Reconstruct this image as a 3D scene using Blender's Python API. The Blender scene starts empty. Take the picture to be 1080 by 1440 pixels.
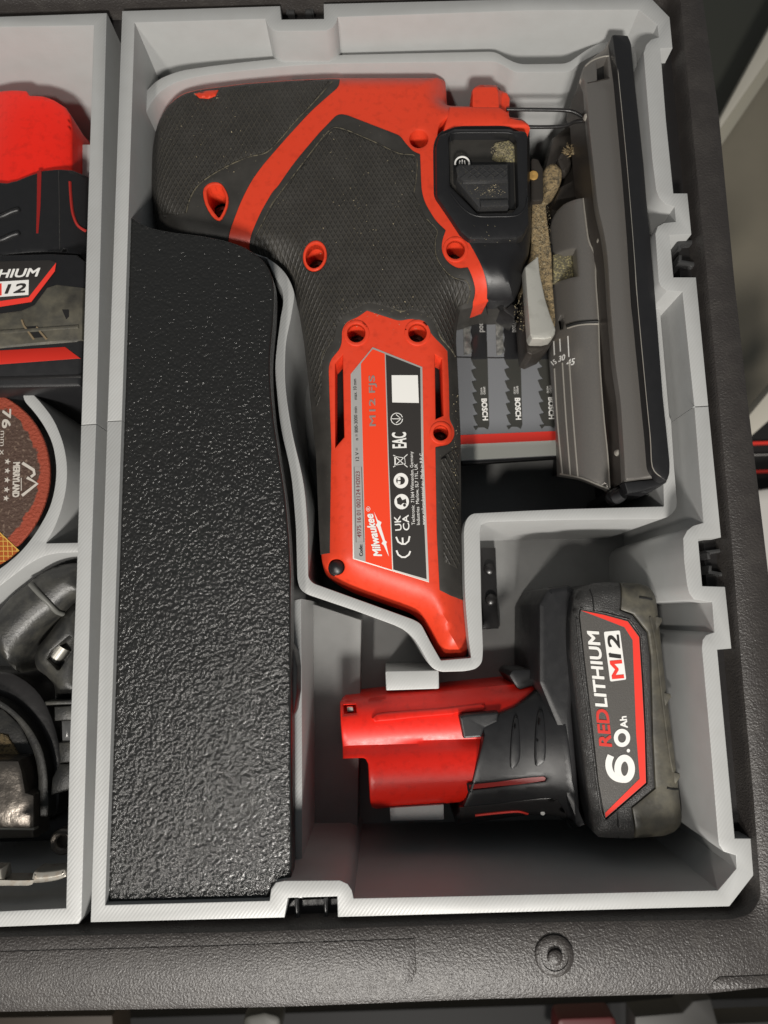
import bpy, bmesh, math, random
import numpy as np
from mathutils import Vector, Matrix
from mathutils.geometry import delaunay_2d_cdt
random.seed(7); np.random.seed(7)
S = bpy.context.scene
COL = S.collection
# ------------------------------------------------------------------ units: 1 unit = 1 cm
S.unit_settings.system = 'METRIC'; S.unit_settings.scale_length = 0.01
# ------------------------------------------------------------------ camera
F = 975.0; TH = math.radians(8.57); RO = math.radians(-1.45); H = 23.5
RM = Matrix.Rotation(TH, 3, 'X') @ Matrix.Rotation(RO, 3, 'Z')
CAM = Vector((0, 0, H))
cd = bpy.data.cameras.new('camera'); cam = bpy.data.objects.new('camera', cd); COL.objects.link(cam)
cam.matrix_world = Matrix.Translation(CAM) @ RM.to_4x4()
cd.sensor_width = 36; cd.lens = F / 1440 * 36; cd.clip_start = 0.5; cd.clip_end = 2000
cd.dof.use_dof = True; cd.dof.focus_distance = 24.6; cd.dof.aperture_fstop = 0.14
S.camera = cam
# ------------------------------------------------------------------ light (a ceiling lamp south-west of the case, dim room)
w = bpy.data.worlds.new('World'); S.world = w; w.use_nodes = True
bg = w.node_tree.nodes['Background']; bg.inputs[0].default_value = (0.90, 0.96, 1.0, 1); bg.inputs[1].default_value = 0.12
def area(name, loc, tgt, size, energy, col):
    l = bpy.data.lights.new(name, 'AREA'); l.shape = 'DISK'; l.size = size; l.energy = energy; l.color = col
    o = bpy.data.objects.new(name, l); COL.objects.link(o); o.location = loc
    o.rotation_euler = (Vector(tgt) - Vector(loc)).to_track_quat('-Z', 'Y').to_euler(); return o
area('ceiling_lamp', (-35, -46, 100), (0, -3, 0), 10, 50000, (1.0, 0.95, 0.88))
area('ceiling_lamp', (2, -68, 62), (0, -3, 0), 16, 108000, (1.0, 0.96, 0.90))
S.view_settings.view_transform = 'Standard'; S.view_settings.look = 'None'
S.view_settings.exposure = 0.0; S.view_settings.gamma = 1.0
# ------------------------------------------------------------------ geometry helpers
def P(px, py, z=0.0):
    r = RM @ Vector(((px - 540) / F, -(py - 720) / F, -1.0))
    t = (z - H) / r.z
    return CAM + r * t
def XY(pts, z=0.0):
    return [tuple(P(a, b, z)[:2]) for a, b in pts]
def XYH(pts, h):
    out = []
    for a, b in pts:
        z = -1.6
        for _ in range(7):
            p = P(a, b, z); z = float(h(np.array([[p.x, p.y]]))[0])
        out.append((p.x, p.y))
    return out
def Zc(ox, oy, s, pts):                       # traced outline points in a magnified view -> picture points
    return [(ox + a / s, oy + b / s) for a, b in pts]
def sarea(p):
    a = np.array(p); x, y = a[:, 0], a[:, 1]
    return 0.5 * float(np.sum(x * np.roll(y, -1) - np.roll(x, -1) * y))
def ccw(p): return list(p) if sarea(p) > 0 else list(p)[::-1]
def cw(p): return list(p) if sarea(p) < 0 else list(p)[::-1]
def fillet(p, r, n=4):
    out = []; m = len(p)
    for i in range(m):
        a, b, c = Vector(p[i - 1]), Vector(p[i]), Vector(p[(i + 1) % m])
        u, v = a - b, c - b; lu, lv = u.length, v.length
        if lu < 1e-6 or lv < 1e-6: continue
        u /= lu; v /= lv; ang = u.angle(v)
        if ang > 2.9: out.append(tuple(b)); continue
        d = min(r / math.tan(ang / 2), lu * .45, lv * .45)
        s, e = b + u * d, b + v * d
        for k in range(n + 1):
            t = k / n
            out.append(tuple(s * (1 - t) ** 2 + b * 2 * t * (1 - t) + e * t * t))
    return out
def soft(p, r=.04, lim=2.3):
    out = []; m = len(p)
    for i in range(m):
        a, b, c = Vector(p[i - 1]), Vector(p[i]), Vector(p[(i + 1) % m]); u, v = a - b, c - b; lu, lv = u.length, v.length
        if lu < 1e-6 or lv < 1e-6: continue
        u /= lu; v /= lv; ang = u.angle(v)
        if ang > 3.08: out.append(tuple(b)); continue
        d = min(lu, lv) * .48 if ang > lim else min(r / math.tan(ang / 2), lu * .4, lv * .4)
        s, e = b + u * d, b + v * d; k_ = 4 if ang > lim else 2
        for k in range(k_ + 1):
            t = k / k_; out.append(tuple(s * (1 - t) ** 2 + b * 2 * t * (1 - t) + e * t * t))
    return clean(out)
def smooth(p, n=4, closed=True):
    m = len(p); out = []
    rng = range(m) if closed else range(m - 1)
    for i in rng:
        g = lambda k: np.array(p[(k) % m] if closed else p[min(max(k, 0), m - 1)], float)
        a, b, c, d = g(i - 1), g(i), g(i + 1), g(i + 2)
        for k in range(n):
            t = k / n
            q = .5 * ((2 * b) + (-a + c) * t + (2 * a - 5 * b + 4 * c - d) * t * t + (-a + 3 * b - 3 * c + d) * t ** 3)
            out.append(tuple(q))
    if not closed: out.append(tuple(p[-1]))
    return out
def dens(p, step):
    out = []; m = len(p)
    for i in range(m):
        a, b = np.array(p[i]), np.array(p[(i + 1) % m]); L = np.linalg.norm(b - a); n = max(1, int(math.ceil(L / step)))
        for k in range(n): out.append(tuple(a + (b - a) * k / n))
    return out
def clean(p, eps=1e-3):
    out = []
    for q in p:
        if not out or (abs(q[0] - out[-1][0]) + abs(q[1] - out[-1][1])) > eps: out.append(q)
    if len(out) > 1 and (abs(out[0][0] - out[-1][0]) + abs(out[0][1] - out[-1][1])) <= eps: out.pop()
    return out
def offset(p, d):
    a = np.array(p, float); e = np.roll(a, -1, 0) - a
    L = np.maximum(np.linalg.norm(e, axis=1, keepdims=True), 1e-9); e = e / L
    n = np.stack([-e[:, 1], e[:, 0]], 1); pn = np.roll(n, 1, 0)
    mm = n + pn; ml = np.maximum(np.linalg.norm(mm, axis=1, keepdims=True), 1e-6); mm = mm / ml
    c = np.maximum(np.sum(mm * n, 1, keepdims=True), .45)
    return [tuple(q) for q in a + mm * d / c]
def inside(pts, poly):
    x, y = pts[:, 0], pts[:, 1]; r = np.zeros(len(pts), bool); a = np.array(poly)
    for i in range(len(a)):
        x1, y1 = a[i - 1]; x2, y2 = a[i]
        if y1 == y2: continue
        c = ((y1 > y) != (y2 > y)) & (x < (x2 - x1) * (y - y1) / (y2 - y1) + x1)
        r ^= c
    return r
def dist(pts, poly):
    a = np.array(poly); b = np.roll(a, -1, 0); d = np.full(len(pts), 1e9)
    for i in range(len(a)):
        e = b[i] - a[i]; L = max(e @ e, 1e-12); t = np.clip(((pts - a[i]) @ e) / L, 0, 1)
        q = pts - (a[i] + t[:, None] * e); d = np.minimum(d, q[:, 0] ** 2 + q[:, 1] ** 2)
    return np.sqrt(d)
ROOT = {}
def base_of(parent):
    while parent is not None and parent.parent is not None: parent = parent.parent
    return Vector(parent.location) if parent is not None else Vector((0, 0, 0))
def mk(name, verts, faces, mat, parent=None, ang=32, smoothit=True, merge=2e-4):
    me = bpy.data.meshes.new(name)
    b = base_of(parent)
    if parent is None:
        v = np.array(verts); b = Vector(((v[:, 0].min() + v[:, 0].max()) / 2, (v[:, 1].min() + v[:, 1].max()) / 2, v[:, 2].min()))
    me.from_pydata([(q[0] - b.x, q[1] - b.y, q[2] - b.z) for q in verts], [], faces)
    bm = bmesh.new(); bm.from_mesh(me); (merge and bmesh.ops.remove_doubles(bm, verts=bm.verts, dist=merge)); bm.to_mesh(me); bm.free()
    if smoothit:
        me.shade_smooth(); me.set_sharp_from_angle(angle=math.radians(ang))
    if mat: me.materials.append(mat)
    o = bpy.data.objects.new(name, me); COL.objects.link(o)
    if parent is None: o.location = b
    else: o.parent = parent
    return o
def patch(name, outer, mat, parent=None, h=0.0, thick=1.0, bevel=0.0, holes=(), grid=None, zbot=None, hole_thick=None, floor=False, off=0.0, ang=32, taper=0.0):
    call = callable(h)
    hf = (lambda a: h(a) + off) if call else (lambda a: np.full(len(a), h + off))
    loops = [ccw(clean(outer))] + [cw(clean(x)) for x in holes]
    if grid: loops = [clean(dens(l, grid)) for l in loops]
    V = []; FC = []
    prof = [(0, bevel), (.3 * bevel, .3 * bevel), (bevel, 0)] if bevel > 0 else [(0, 0)]
    finals = []
    for li, l in enumerate(loops):
        n = len(l); rings = []
        z = hf(np.array(l)) - (bevel if bevel > 0 else 0)
        th = thick if li == 0 or hole_thick is None else hole_thick
        zb = np.full(n, zbot) if (zbot is not None and (li == 0 or hole_thick is None)) else z - th
        lt = offset(l, taper) if (taper and li == 0) else l
        rings.append([(q[0], q[1], zz) for q, zz in zip(lt, zb)])
        for ins, dr in prof:
            q = offset(l, ins) if ins > 0 else l
            zz = hf(np.array(q)) - dr
            rings.append([(a[0], a[1], c) for a, c in zip(q, zz)])
        base = len(V)
        for r in rings: V += r
        for k in range(len(rings) - 1):
            for i in range(n):
                j = (i + 1) % n; a = base + k * n
                FC.append((a + i, a + j, a + n + j, a + n + i))
        finals.append([(q[0], q[1]) for q in rings[-1]])
        if floor and li > 0:
            FC.append(tuple(base + i for i in range(n))[::-1])
    pts = []; ed = []
    for l in finals:
        s = len(pts); pts += l; ed += [(s + i, s + (i + 1) % len(l)) for i in range(len(l))]
    if grid:
        a = np.array(finals[0]); x0, y0 = a.min(0); x1, y1 = a.max(0)
        gx, gy = np.meshgrid(np.arange(x0, x1, grid), np.arange(y0, y1, grid * .87)); gx = gx + (np.arange(gx.shape[0]) % 2)[:, None] * grid * .5
        g = np.stack([gx.ravel(), gy.ravel()], 1); m = inside(g, finals[0])
        for l in finals[1:]: m &= ~inside(g, l)
        g = g[m]
        if len(g):
            dd = dist(g, finals[0])
            for l in finals[1:]: dd = np.minimum(dd, dist(g, l))
            g = g[dd > grid * .5]
        pts += [tuple(q) for q in g]
    r = delaunay_2d_cdt([Vector(q) for q in pts], ed, [], 0, 1e-6)
    pv = np.array([(q.x, q.y) for q in r[0]]); tf = np.array(r[2])
    cen = pv[tf].mean(1); m = inside(cen, finals[0])
    for l in finals[1:]: m &= ~inside(cen, l)
    z = hf(pv); base = len(V); V += [(a[0], a[1], c) for a, c in zip(pv, z)]
    for t in tf[m]: FC.append(tuple(int(k) + base for k in t))
    return mk(name, V, FC, mat, parent, ang)
def tube(name, pts, r, mat, parent=None, n=8, closed=False, caps=True):
    pts = [Vector(p) for p in pts]; V = []; FC = []; m = len(pts)
    rr = r if isinstance(r, (list, tuple)) else [r] * m
    up = Vector((0, 0, 1))
    for i, p in enumerate(pts):
        a = pts[i - 1] if (i > 0 or closed) else p; b = pts[(i + 1) % m] if (i < m - 1 or closed) else p
        t = (b - a).normalized(); s = t.cross(up)
        if s.length < 1e-3: s = t.cross(Vector((0, 1, 0)))
        s.normalize(); u = s.cross(t)
        for k in range(n):
            w_ = 2 * math.pi * k / n; V.append(tuple(p + (s * math.cos(w_) + u * math.sin(w_)) * rr[i]))
    for i in range(m if closed else m - 1):
        for k in range(n):
            a = i * n; b = ((i + 1) % m) * n; FC.append((a + k, b + k, b + (k + 1) % n, a + (k + 1) % n))
    if not closed and caps: FC += [tuple(range(n)), tuple(range((m - 1) * n, m * n))[::-1]]
    return mk(name, V, FC, mat, parent, 50)
def lathe(name, c, prof, mat, parent=None, n=32, sx=1, sy=1, rot=0):
    V = []; FC = []
    for r, z in prof:
        for k in range(n):
            w_ = 2 * math.pi * k / n; x, y = r * math.cos(w_) * sx, r * math.sin(w_) * sy
            V.append((c[0] + x * math.cos(rot) - y * math.sin(rot), c[1] + x * math.sin(rot) + y * math.cos(rot), c[2] + z))
    for i in range(len(prof) - 1):
        for k in range(n): FC.append((i * n + k, i * n + (k + 1) % n, (i + 1) * n + (k + 1) % n, (i + 1) * n + k))
    if prof[-1][0] > 1e-6: FC.append(tuple(range((len(prof) - 1) * n, len(prof) * n)))
    return mk(name, V, FC, mat, parent, 40)
def text(name, body, p0, p1, hgt, mat, parent, z=0.0, h=None, eps=.006, shear=0.0, bold=0.0, ext=.004, font_space=1.0):
    """flat print: baseline from picture point p0 to p1 on the surface, cap height hgt in picture units"""
    c = bpy.data.curves.new(name, 'FONT'); c.body = body; c.shear = shear; c.extrude = 0; c.space_character = font_space; c.resolution_u = 3
    o = bpy.data.objects.new(name, c); COL.objects.link(o)
    me = bpy.data.meshes.new_from_object(o.evaluated_get(bpy.context.evaluated_depsgraph_get())); bpy.data.objects.remove(o)
    v = np.array([q.co[:] for q in me.vertices]); x0, x1 = v[:, 0].min(), v[:, 0].max(); y1 = v[:, 1].max(); y0 = min(0, 0) if body.isupper() or body.isdigit() else 0
    ylo = v[:, 1].min() if ylow_ok(body) else 0.0
    if h is not None: A, B = [np.array(q) for q in XYH([p0, p1], h)]
    else: A, B = [np.array(q) for q in XY([p0, p1], z)]
    d = B - A; L = np.linalg.norm(d); d /= L; u = np.array([-d[1], d[0]])
    zz0 = z if h is None else float(h(np.array([A]))[0]); sc = (H - zz0) / F * hgt
    X = (v[:, 0] - x0) / (x1 - x0) * L; Y = (v[:, 1] - ylo) / (y1 - ylo) * sc
    f0 = [tuple(p.vertices) for p in me.polygons]; VV = []; fs = []
    bb = bold * sc * 2.2
    for k, (ax, ay) in enumerate([(0, 0)] + ([(1, 1), (-1, 1), (1, -1), (-1, -1)] if bold else [])):
        W = A + (X[:, None] + ax * bb) * d + (Y[:, None] + ay * bb) * u
        zz = (h(W) if h is not None else np.full(len(W), z)) + eps + .0012 * k
        n0 = len(VV); VV += [(q[0], q[1], c_) for q, c_ in zip(W, zz)]; fs += [tuple(i + n0 for i in f) for f in f0]
    return mk(name, VV, fs, mat, parent, smoothit=False, merge=0)
def ylow_ok(b): return not any(k in b for k in 'gjpqy,')
def ribbon(name, path, wd, mat, parent, z=0.0, h=None, eps=.006, closed=False):
    """flat printed line, width wd in picture units"""
    q = [np.array(a) for a in (XYH(path, h) if h is not None else XY(path, z))]; wd = wd * (H - (z if h is None else -1.5)) / F / 2
    V = []; FC = []; n = len(q)
    for i in range(n):
        a = q[i - 1] if i or closed else q[i]; b = q[(i + 1) % n] if i < n - 1 or closed else q[i]
        t = (b - a) / max(np.linalg.norm(b - a), 1e-9); u = np.array([-t[1], t[0]]) * wd
        for s in (1, -1):
            r = q[i] + s * u; zz = z if h is None else float(h(r[None])[0]); V.append((r[0], r[1], zz + eps))
    for i in range(n if closed else n - 1):
        j = (i + 1) % n; FC.append((2 * i, 2 * i + 1, 2 * j + 1, 2 * j))
    return mk(name, V, FC, mat, parent, smoothit=False)
def circ(cx, cy, rx, ry=None, n=24, rot=0):
    ry = ry or rx; return [(cx + rx * math.cos(t) * math.cos(rot) - ry * math.sin(t) * math.sin(rot), cy + rx * math.cos(t) * math.sin(rot) + ry * math.sin(t) * math.cos(rot)) for t in [2 * math.pi * k / n for k in range(n)]]
def thing(name, label, cat, loc, group=None, kind=None):
    o = bpy.data.objects.new(name, None); COL.objects.link(o); o.location = loc; o.empty_display_size = 1
    o['label'] = label; o['category'] = cat
    if group: o['group'] = group
    if kind: o['kind'] = kind
    return o
def tag(o, label, cat, group=None):
    o['label'] = label; o['category'] = cat
    if group: o['group'] = group
    return o
# ------------------------------------------------------------------ materials
def lin(c): return tuple(((v / 255) / 12.92 if v / 255 <= .04045 else ((v / 255 + .055) / 1.055) ** 2.4) for v in c) + (1,)
class Mat:
    def __init__(s, name, col, rough=.5, metal=0.0, spec=.5, coat=0.0):
        s.m = bpy.data.materials.new(name); s.m.use_nodes = True; s.t = s.m.node_tree; s.b = s.t.nodes['Principled BSDF']
        s.col = col; s.b.inputs['Base Color'].default_value = col; s.b.inputs['Roughness'].default_value = rough
        s.b.inputs['Metallic'].default_value = metal; s.b.inputs['Specular IOR Level'].default_value = spec
        s.b.inputs['Coat Weight'].default_value = coat; s.bumps = []
        s.tc = s.t.nodes.new('ShaderNodeTexCoord').outputs['Object']; s.h = None; s.cs = None
    def n(s, typ, **k):
        x = s.t.nodes.new(typ)
        for a, v in k.items(): setattr(x, a, v)
        return x
    def map(s, rot=0, scale=(1, 1, 1)):
        m = s.n('ShaderNodeMapping'); m.inputs['Rotation'].default_value = (0, 0, rot); m.inputs['Scale'].default_value = scale
        s.t.links.new(s.tc, m.inputs[0]); return m.outputs[0]
    def noise(s, scale, detail=3, vec=None, rough=.55):
        x = s.n('ShaderNodeTexNoise'); x.inputs['Scale'].default_value = scale; x.inputs['Detail'].default_value = detail; x.inputs['Roughness'].default_value = rough
        s.t.links.new(vec or s.tc, x.inputs['Vector']); return x.outputs[0]
    def voro(s, scale, vec=None, feature='F1'):
        x = s.n('ShaderNodeTexVoronoi', feature=feature); x.inputs['Scale'].default_value = scale
        s.t.links.new(vec or s.tc, x.inputs['Vector']); return x.outputs[0]
    def wave(s, scale, rot=0, dist_=0.0, axis='X', scl=(1, 1, 1)):
        x = s.n('ShaderNodeTexWave', wave_type='BANDS', bands_direction=axis); x.inputs['Scale'].default_value = scale; x.inputs['Distortion'].default_value = dist_
        x.inputs['Detail'].default_value = 1
        s.t.links.new(s.map(rot, scl), x.inputs['Vector']); return x.outputs[1]
    def math(s, op, a, b):
        x = s.n('ShaderNodeMath', operation=op)
        for i, v in enumerate((a, b)):
            if isinstance(v, (int, float)): x.inputs[i].default_value = v
            else: s.t.links.new(v, x.inputs[i])
        return x.outputs[0]
    def ramp(s, f, a, b, c0=(0, 0, 0, 1), c1=(1, 1, 1, 1)):
        x = s.n('ShaderNodeValToRGB'); x.color_ramp.elements[0].position = a; x.color_ramp.elements[1].position = b
        x.color_ramp.elements[0].color = c0; x.color_ramp.elements[1].color = c1; s.t.links.new(f, x.inputs[0]); return x.outputs[0]
    def mixc(s, fac, col2):
        x = s.n('ShaderNodeMix', data_type='RGBA')
        if isinstance(fac, float): x.inputs[0].default_value = fac
        else: s.t.links.new(fac, x.inputs[0])
        if s.cs: s.t.links.new(s.cs, x.inputs[6])
        else: x.inputs[6].default_value = s.col
        if isinstance(col2, tuple): x.inputs[7].default_value = col2
        else: s.t.links.new(col2, x.inputs[7])
        s.cs = x.outputs[2]; s.t.links.new(s.cs, s.b.inputs['Base Color']); return s
    def rough(s, f, a, b):
        x = s.n('ShaderNodeMapRange'); x.inputs['To Min'].default_value = a; x.inputs['To Max'].default_value = b
        s.t.links.new(f, x.inputs[0]); s.t.links.new(x.outputs[0], s.b.inputs['Roughness']); return s
    def bump(s, f, strength, distance=.02):
        x = s.n('ShaderNodeBump'); x.inputs['Strength'].default_value = strength; x.inputs['Distance'].default_value = distance
        s.t.links.new(f, x.inputs['Height'])
        if s.h: s.t.links.new(s.h, x.inputs['Normal'])
        s.h = x.outputs[0]; s.t.links.new(s.h, s.b.inputs['Normal']); return s
# printed grey plastic: layer lines on the walls, infill strokes on flat tops
g = Mat('grey_print', (.385, .39, .385, 1), .42)
def topw(g):
    x = g.n('ShaderNodeNewGeometry'); s = g.n('ShaderNodeSeparateXYZ'); g.t.links.new(x.outputs['True Normal'], s.inputs[0]); return s.outputs[2]
g.bump(g.wave(5.0, 0, .3, 'Z'), .10, .010)
g.bump(g.math('MULTIPLY', g.wave(3.2, math.radians(38), .5, 'X'), topw(g)), .26, .012)
g.bump(g.noise(3.0, 4), .12, .02)
g.mixc(g.ramp(g.noise(1.2, 5), .35, .75), (.365, .367, .36, 1))
g.mixc(g.ramp(g.voro(5.5), .0, .035, (1, 1, 1, 1), (0, 0, 0, 1)), (.52, .52, .50, 1)); GREY = g.m
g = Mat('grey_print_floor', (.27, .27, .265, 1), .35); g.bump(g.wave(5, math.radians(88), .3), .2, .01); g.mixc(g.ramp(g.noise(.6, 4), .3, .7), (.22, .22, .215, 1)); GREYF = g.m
g = Mat('print_seam', (.30, .30, .29, 1), .5); SEAM = g.m
# case: black pebbled polypropylene
g = Mat('case_plastic', (.034, .030, .028, 1), .40)
g.bump(g.noise(15, 2), .75, .035)
g.mixc(g.ramp(g.noise(1.3, 5), .45, .8), (.050, .045, .041, 1))
g.mixc(g.ramp(g.voro(2.6), .0, .03, (1, 1, 1, 1), (0, 0, 0, 1)), (.30, .28, .25, 1))
g.mixc(g.ramp(g.noise(24, 2), .72, .78), (.14, .13, .11, 1)); CASE = g.m
g = Mat('case_plastic_smooth', (.016, .015, .015, 1), .3); g.bump(g.noise(3, 3), .2, .05); CASES = g.m
BLKC = Mat('clip_plastic', (.04, .04, .04, 1), .25).m
g = Mat('lid_plastic', (.015, .015, .0145, 1), .21, spec=.6)
g.bump(g.noise(22, 2), .4, .02); g.bump(g.wave(8.5, math.radians(-52), .5), .30, .010)
g.mixc(g.ramp(g.voro(2.1), .0, .022, (1, 1, 1, 1), (0, 0, 0, 1)), (.25, .25, .24, 1)); LID = g.m
g = Mat('lid_side', (.012, .012, .013, 1), .3); g.bump(g.wave(9, 0, .2, 'Z'), .3, .01); LIDS = g.m
def redm(name, col, r=.36):
    g = Mat(name, col, r); g.bump(g.noise(26, 2), .10, .012); g.mixc(g.ramp(g.noise(3.5, 6), .52, .85), tuple(c * .72 for c in col[:3]) + (1,))
    g.mixc(g.ramp(g.voro(3.4), .0, .022, (1, 1, 1, 1), (0, 0, 0, 1)), (.75, .45, .35, 1)); g.rough(g.noise(5, 4), r - .06, r + .16); return g.m
RED = redm('red_plastic', (.62, .026, .010, 1)); REDG = redm('red_gloss', (.78, .018, .008, 1), .34); REDO = redm('red_frame', (.68, .050, .018, 1), .38)
def rubber(name, knurl, col=(.030, .028, .025, 1)):
    g = Mat(name, col, .56, spec=.42)
    if knurl:
        a = g.wave(1.75, math.radians(28), .12, 'X'); b = g.wave(1.75, math.radians(-28), .12, 'X')
        k = g.math('MAXIMUM', g.math('POWER', a, 5.0), g.math('POWER', b, 5.0))
        g.bump(k, .60, .055)
        g.mixc(g.math('MULTIPLY', g.ramp(g.math('MULTIPLY', k, g.noise(2.6, 5)), .25, .66), .5), (.085, .075, .056, 1))
    g.bump(g.noise(30, 3), .2, .012)
    g.mixc(g.ramp(g.noise(.9, 5), .42, .72), tuple(c * 1.5 for c in col[:3]) + (1,))
    g.mixc(g.ramp(g.voro(4.1), .0, .045, (1, 1, 1, 1), (0, 0, 0, 1)), (.33, .28, .17, 1))
    g.mixc(g.ramp(g.noise(17, 2), .72, .78), (.17, .15, .11, 1))
    g.rough(g.noise(4, 4), .42, .68); return g.m
RUB = rubber('rubber', False); KNURL = rubber('knurled_rubber', True)
g = Mat('black_plastic', (.012, .012, .013, 1), .36); g.bump(g.noise(34, 2), .3, .012); g.mixc(g.ramp(g.voro(4.6), .0, .03, (1, 1, 1, 1), (0, 0, 0, 1)), (.35, .33, .28, 1)); g.rough(g.noise(3, 4), .28, .5); BLK = g.m
g = Mat('black_grain', (.035, .034, .033, 1), .38); g.bump(g.noise(22, 2), .8, .03); g.mixc(g.ramp(g.noise(20, 2), .62, .72), (.10, .10, .095, 1)); GRAIN = g.m
g = Mat('black_void', (.006, .006, .006, 1), .6); VOID = g.m
g = Mat('dusty_smoke_plastic', (.070, .066, .054, 1), .42); g.bump(g.noise(7, 4), .3, .03); g.mixc(g.ramp(g.noise(2.3, 6), .38, .7), (.115, .105, .078, 1)); g.mixc(g.ramp(g.noise(1.1, 3), .45, .75), (.035, .033, .028, 1)); SMOKE = g.m
g = Mat('painted_alloy', (.20, .19, .178, 1), .32, .55); g.bump(g.noise(30, 3), .35, .015); g.mixc(g.ramp(g.noise(28, 2), .42, .7), (.235, .215, .195, 1)); g.mixc(g.ramp(g.voro(2.4), .0, .02, (1, 1, 1, 1), (0, 0, 0, 1)), (.6, .55, .45, 1)); ALLOY = g.m
g = Mat('alloy_edge', (.55, .52, .46, 1), .35, .6); EDGE = g.m
g = Mat('dark_steel', (.055, .048, .042, 1), .4, .5); g.bump(g.noise(9, 4), .3, .03); STEELD = g.m
g = Mat('cast_alloy', (.56, .55, .50, 1), .42, .5); g.bump(g.noise(14, 4), .35, .02); g.mixc(g.ramp(g.noise(2, 4), .5, .8), (.42, .41, .36, 1)); CAST = g.m
g = Mat('chrome', (.75, .73, .68, 1), .18, 1.0); g.bump(g.noise(5, 3), .25, .05); g.mixc(g.ramp(g.noise(3, 5), .5, .75), (.35, .31, .25, 1)); CHROME = g.m
g = Mat('sawdust_cake', (.30, .22, .115, 1), .85); g.bump(g.noise(22, 4), 1.0, .07); g.mixc(g.ramp(g.noise(9, 6), .45, .60), (.10, .08, .05, 1)); g.mixc(g.ramp(g.noise(30, 2), .6, .7), (.46, .36, .20, 1)); DUST = g.m
g = Mat('sawdust_thin', (.11, .10, .065, 1), .8); g.bump(g.noise(26, 4), 1.0, .05); g.mixc(g.ramp(g.noise(13, 5), .50, .62), (.36, .31, .15, 1)); DUSTT = g.m
g = Mat('sawdust_grain', (.33, .28, .18, 1), .8); CRUMB = g.m
def flat(name, col, r=.4, metal=0): 
    g = Mat(name, col, r, metal); g.bump(g.noise(40, 2), .08, .01); return g.m
WHITE = flat('white_print', (.78, .77, .74, 1)); GREYP = flat('grey_print_ink', (.34, .33, .32, 1), .38); BLACKP = flat('black_print', (.028, .025, .023, 1), .42)
INK = flat('ink', (.02, .02, .02, 1)); CODE = flat('code_ink', (.16, .03, .04, 1)); LRED = flat('label_red', (.80, .055, .016, 1), .36); GINK = flat('grey_ink', (.28, .20, .18, 1))
SILV = flat('silver_edge', (.6, .58, .54, 1), .35, .4); STRIPE = flat('stripe_red', (.78, .045, .03, 1), .4); YEL = flat('yellow_ink', (.55, .33, .07, 1)); ORG = flat('orange_ink', (.32, .07, .012, 1))
g = Mat('label_charcoal', (.075, .07, .065, 1), .42); g.bump(g.noise(32, 2), .5, .02); g.mixc(g.ramp(g.noise(30, 2), .5, .7), (.12, .115, .105, 1)); CHAR = g.m
# ------------------------------------------------------------------ the room below and beside the case
g = Mat('floor_vinyl', (.30, .265, .20, 1), .55); g.mixc(g.ramp(g.noise(.05, 4), .3, .7), (.22, .195, .15, 1)); FLOORM = g.m
fl = mk('floor', [(-400, -400, -62), (400, -400, -62), (400, 400, -62), (-400, 400, -62)], [(0, 1, 2, 3)], FLOORM); fl['kind'] = 'structure'
def slab(name, pts, z, th, mat, parent=None, bevel=.0, r=0, sm=False, **k):
    q = XY(pts, z)
    if r: q = fillet(q, r)
    if sm: q = smooth(q, 3)
    return patch(name, q, mat, parent, h=z, thick=th, bevel=bevel, **k)
pale = flat('pale_trim', (.52, .49, .42, 1), .5); pale2 = flat('shaded_knob', (.05, .048, .04, 1), .5); bred = flat('shaded_red', (.085, .006, .006, 1), .5); dgreen = flat('dark_bench', (.045, .047, .038, 1), .6); darkm = flat('dark_shelf', (.008, .0075, .0075, 1), .7)  # red, knob and cloth colours darkened: shade below the case painted in
tag(slab('skirting_board', [(1012, 182), (1012, 168), (1095, 15), (1180, -120), (1180, -60), (1095, 62)], -30, 2, pale, bevel=.1), 'pale strip running diagonally beside the upper right corner of the black case', 'trim')
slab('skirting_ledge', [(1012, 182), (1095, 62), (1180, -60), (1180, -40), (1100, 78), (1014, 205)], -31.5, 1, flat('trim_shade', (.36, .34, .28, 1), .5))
tag(bpy.data.objects['skirting_ledge'], 'lower duller ledge under the diagonal pale strip', 'ledge')
tag(slab('bench_side', [(960, -60), (1180, -200), (1180, -125), (1095, 12), (1012, 165), (1000, 160)], -34, 3, dgreen), 'dark green grey panel above the diagonal pale strip', 'panel')
tag(slab('metal_rail', [(1030, 612), (1100, 528), (1180, 470), (1180, 515), (1100, 575), (1040, 628)], -28, 2, pale, bevel=.1), 'short pale rail beyond the right edge of the case', 'rail')
rk = thing('storage_rack', 'dark rack with thin red stripes at the right edge of the picture', 'rack', P(1100, 640, -36))
slab('shelf', [(1030, 600), (1200, 560), (1200, 700), (1040, 705)], -34, 3, darkm, rk)
for y in (622, 640, 662): slab('red_strip', [(1040, y), (1200, y - 6), (1200, y + (4 if y != 640 else 1) - 6), (1040, y + (4 if y != 640 else 1))], -33.7, .25, STRIPE if y != 640 else GREYP, rk)
tag(slab('paper_bag', [(1050, 690), (1200, 670), (1200, 900), (1085, 900)], -30, 4, flat('white_paper', (.55, .53, .50, 1), .6), r=1, bevel=.4), 'pale bag lying beside the case below the striped rack', 'bag')
tag(slab('wooden_block', [(-80, 1432), (158, 1428), (165, 1560), (-80, 1560)], -30, 3, flat('shaded_wood', (.030, .020, .012, 1), .6), bevel=.2), 'brown wooden block under the lower left edge of the case', 'block')  # brown darkened, the shade under the case is in the colour
tag(slab('red_tool_handle', [(785, 1433), (866, 1430), (872, 1500), (780, 1500)], -40, 2, bred, bevel=.2, r=.5), 'blurry red handle below the bottom edge of the case', 'tool')
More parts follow.
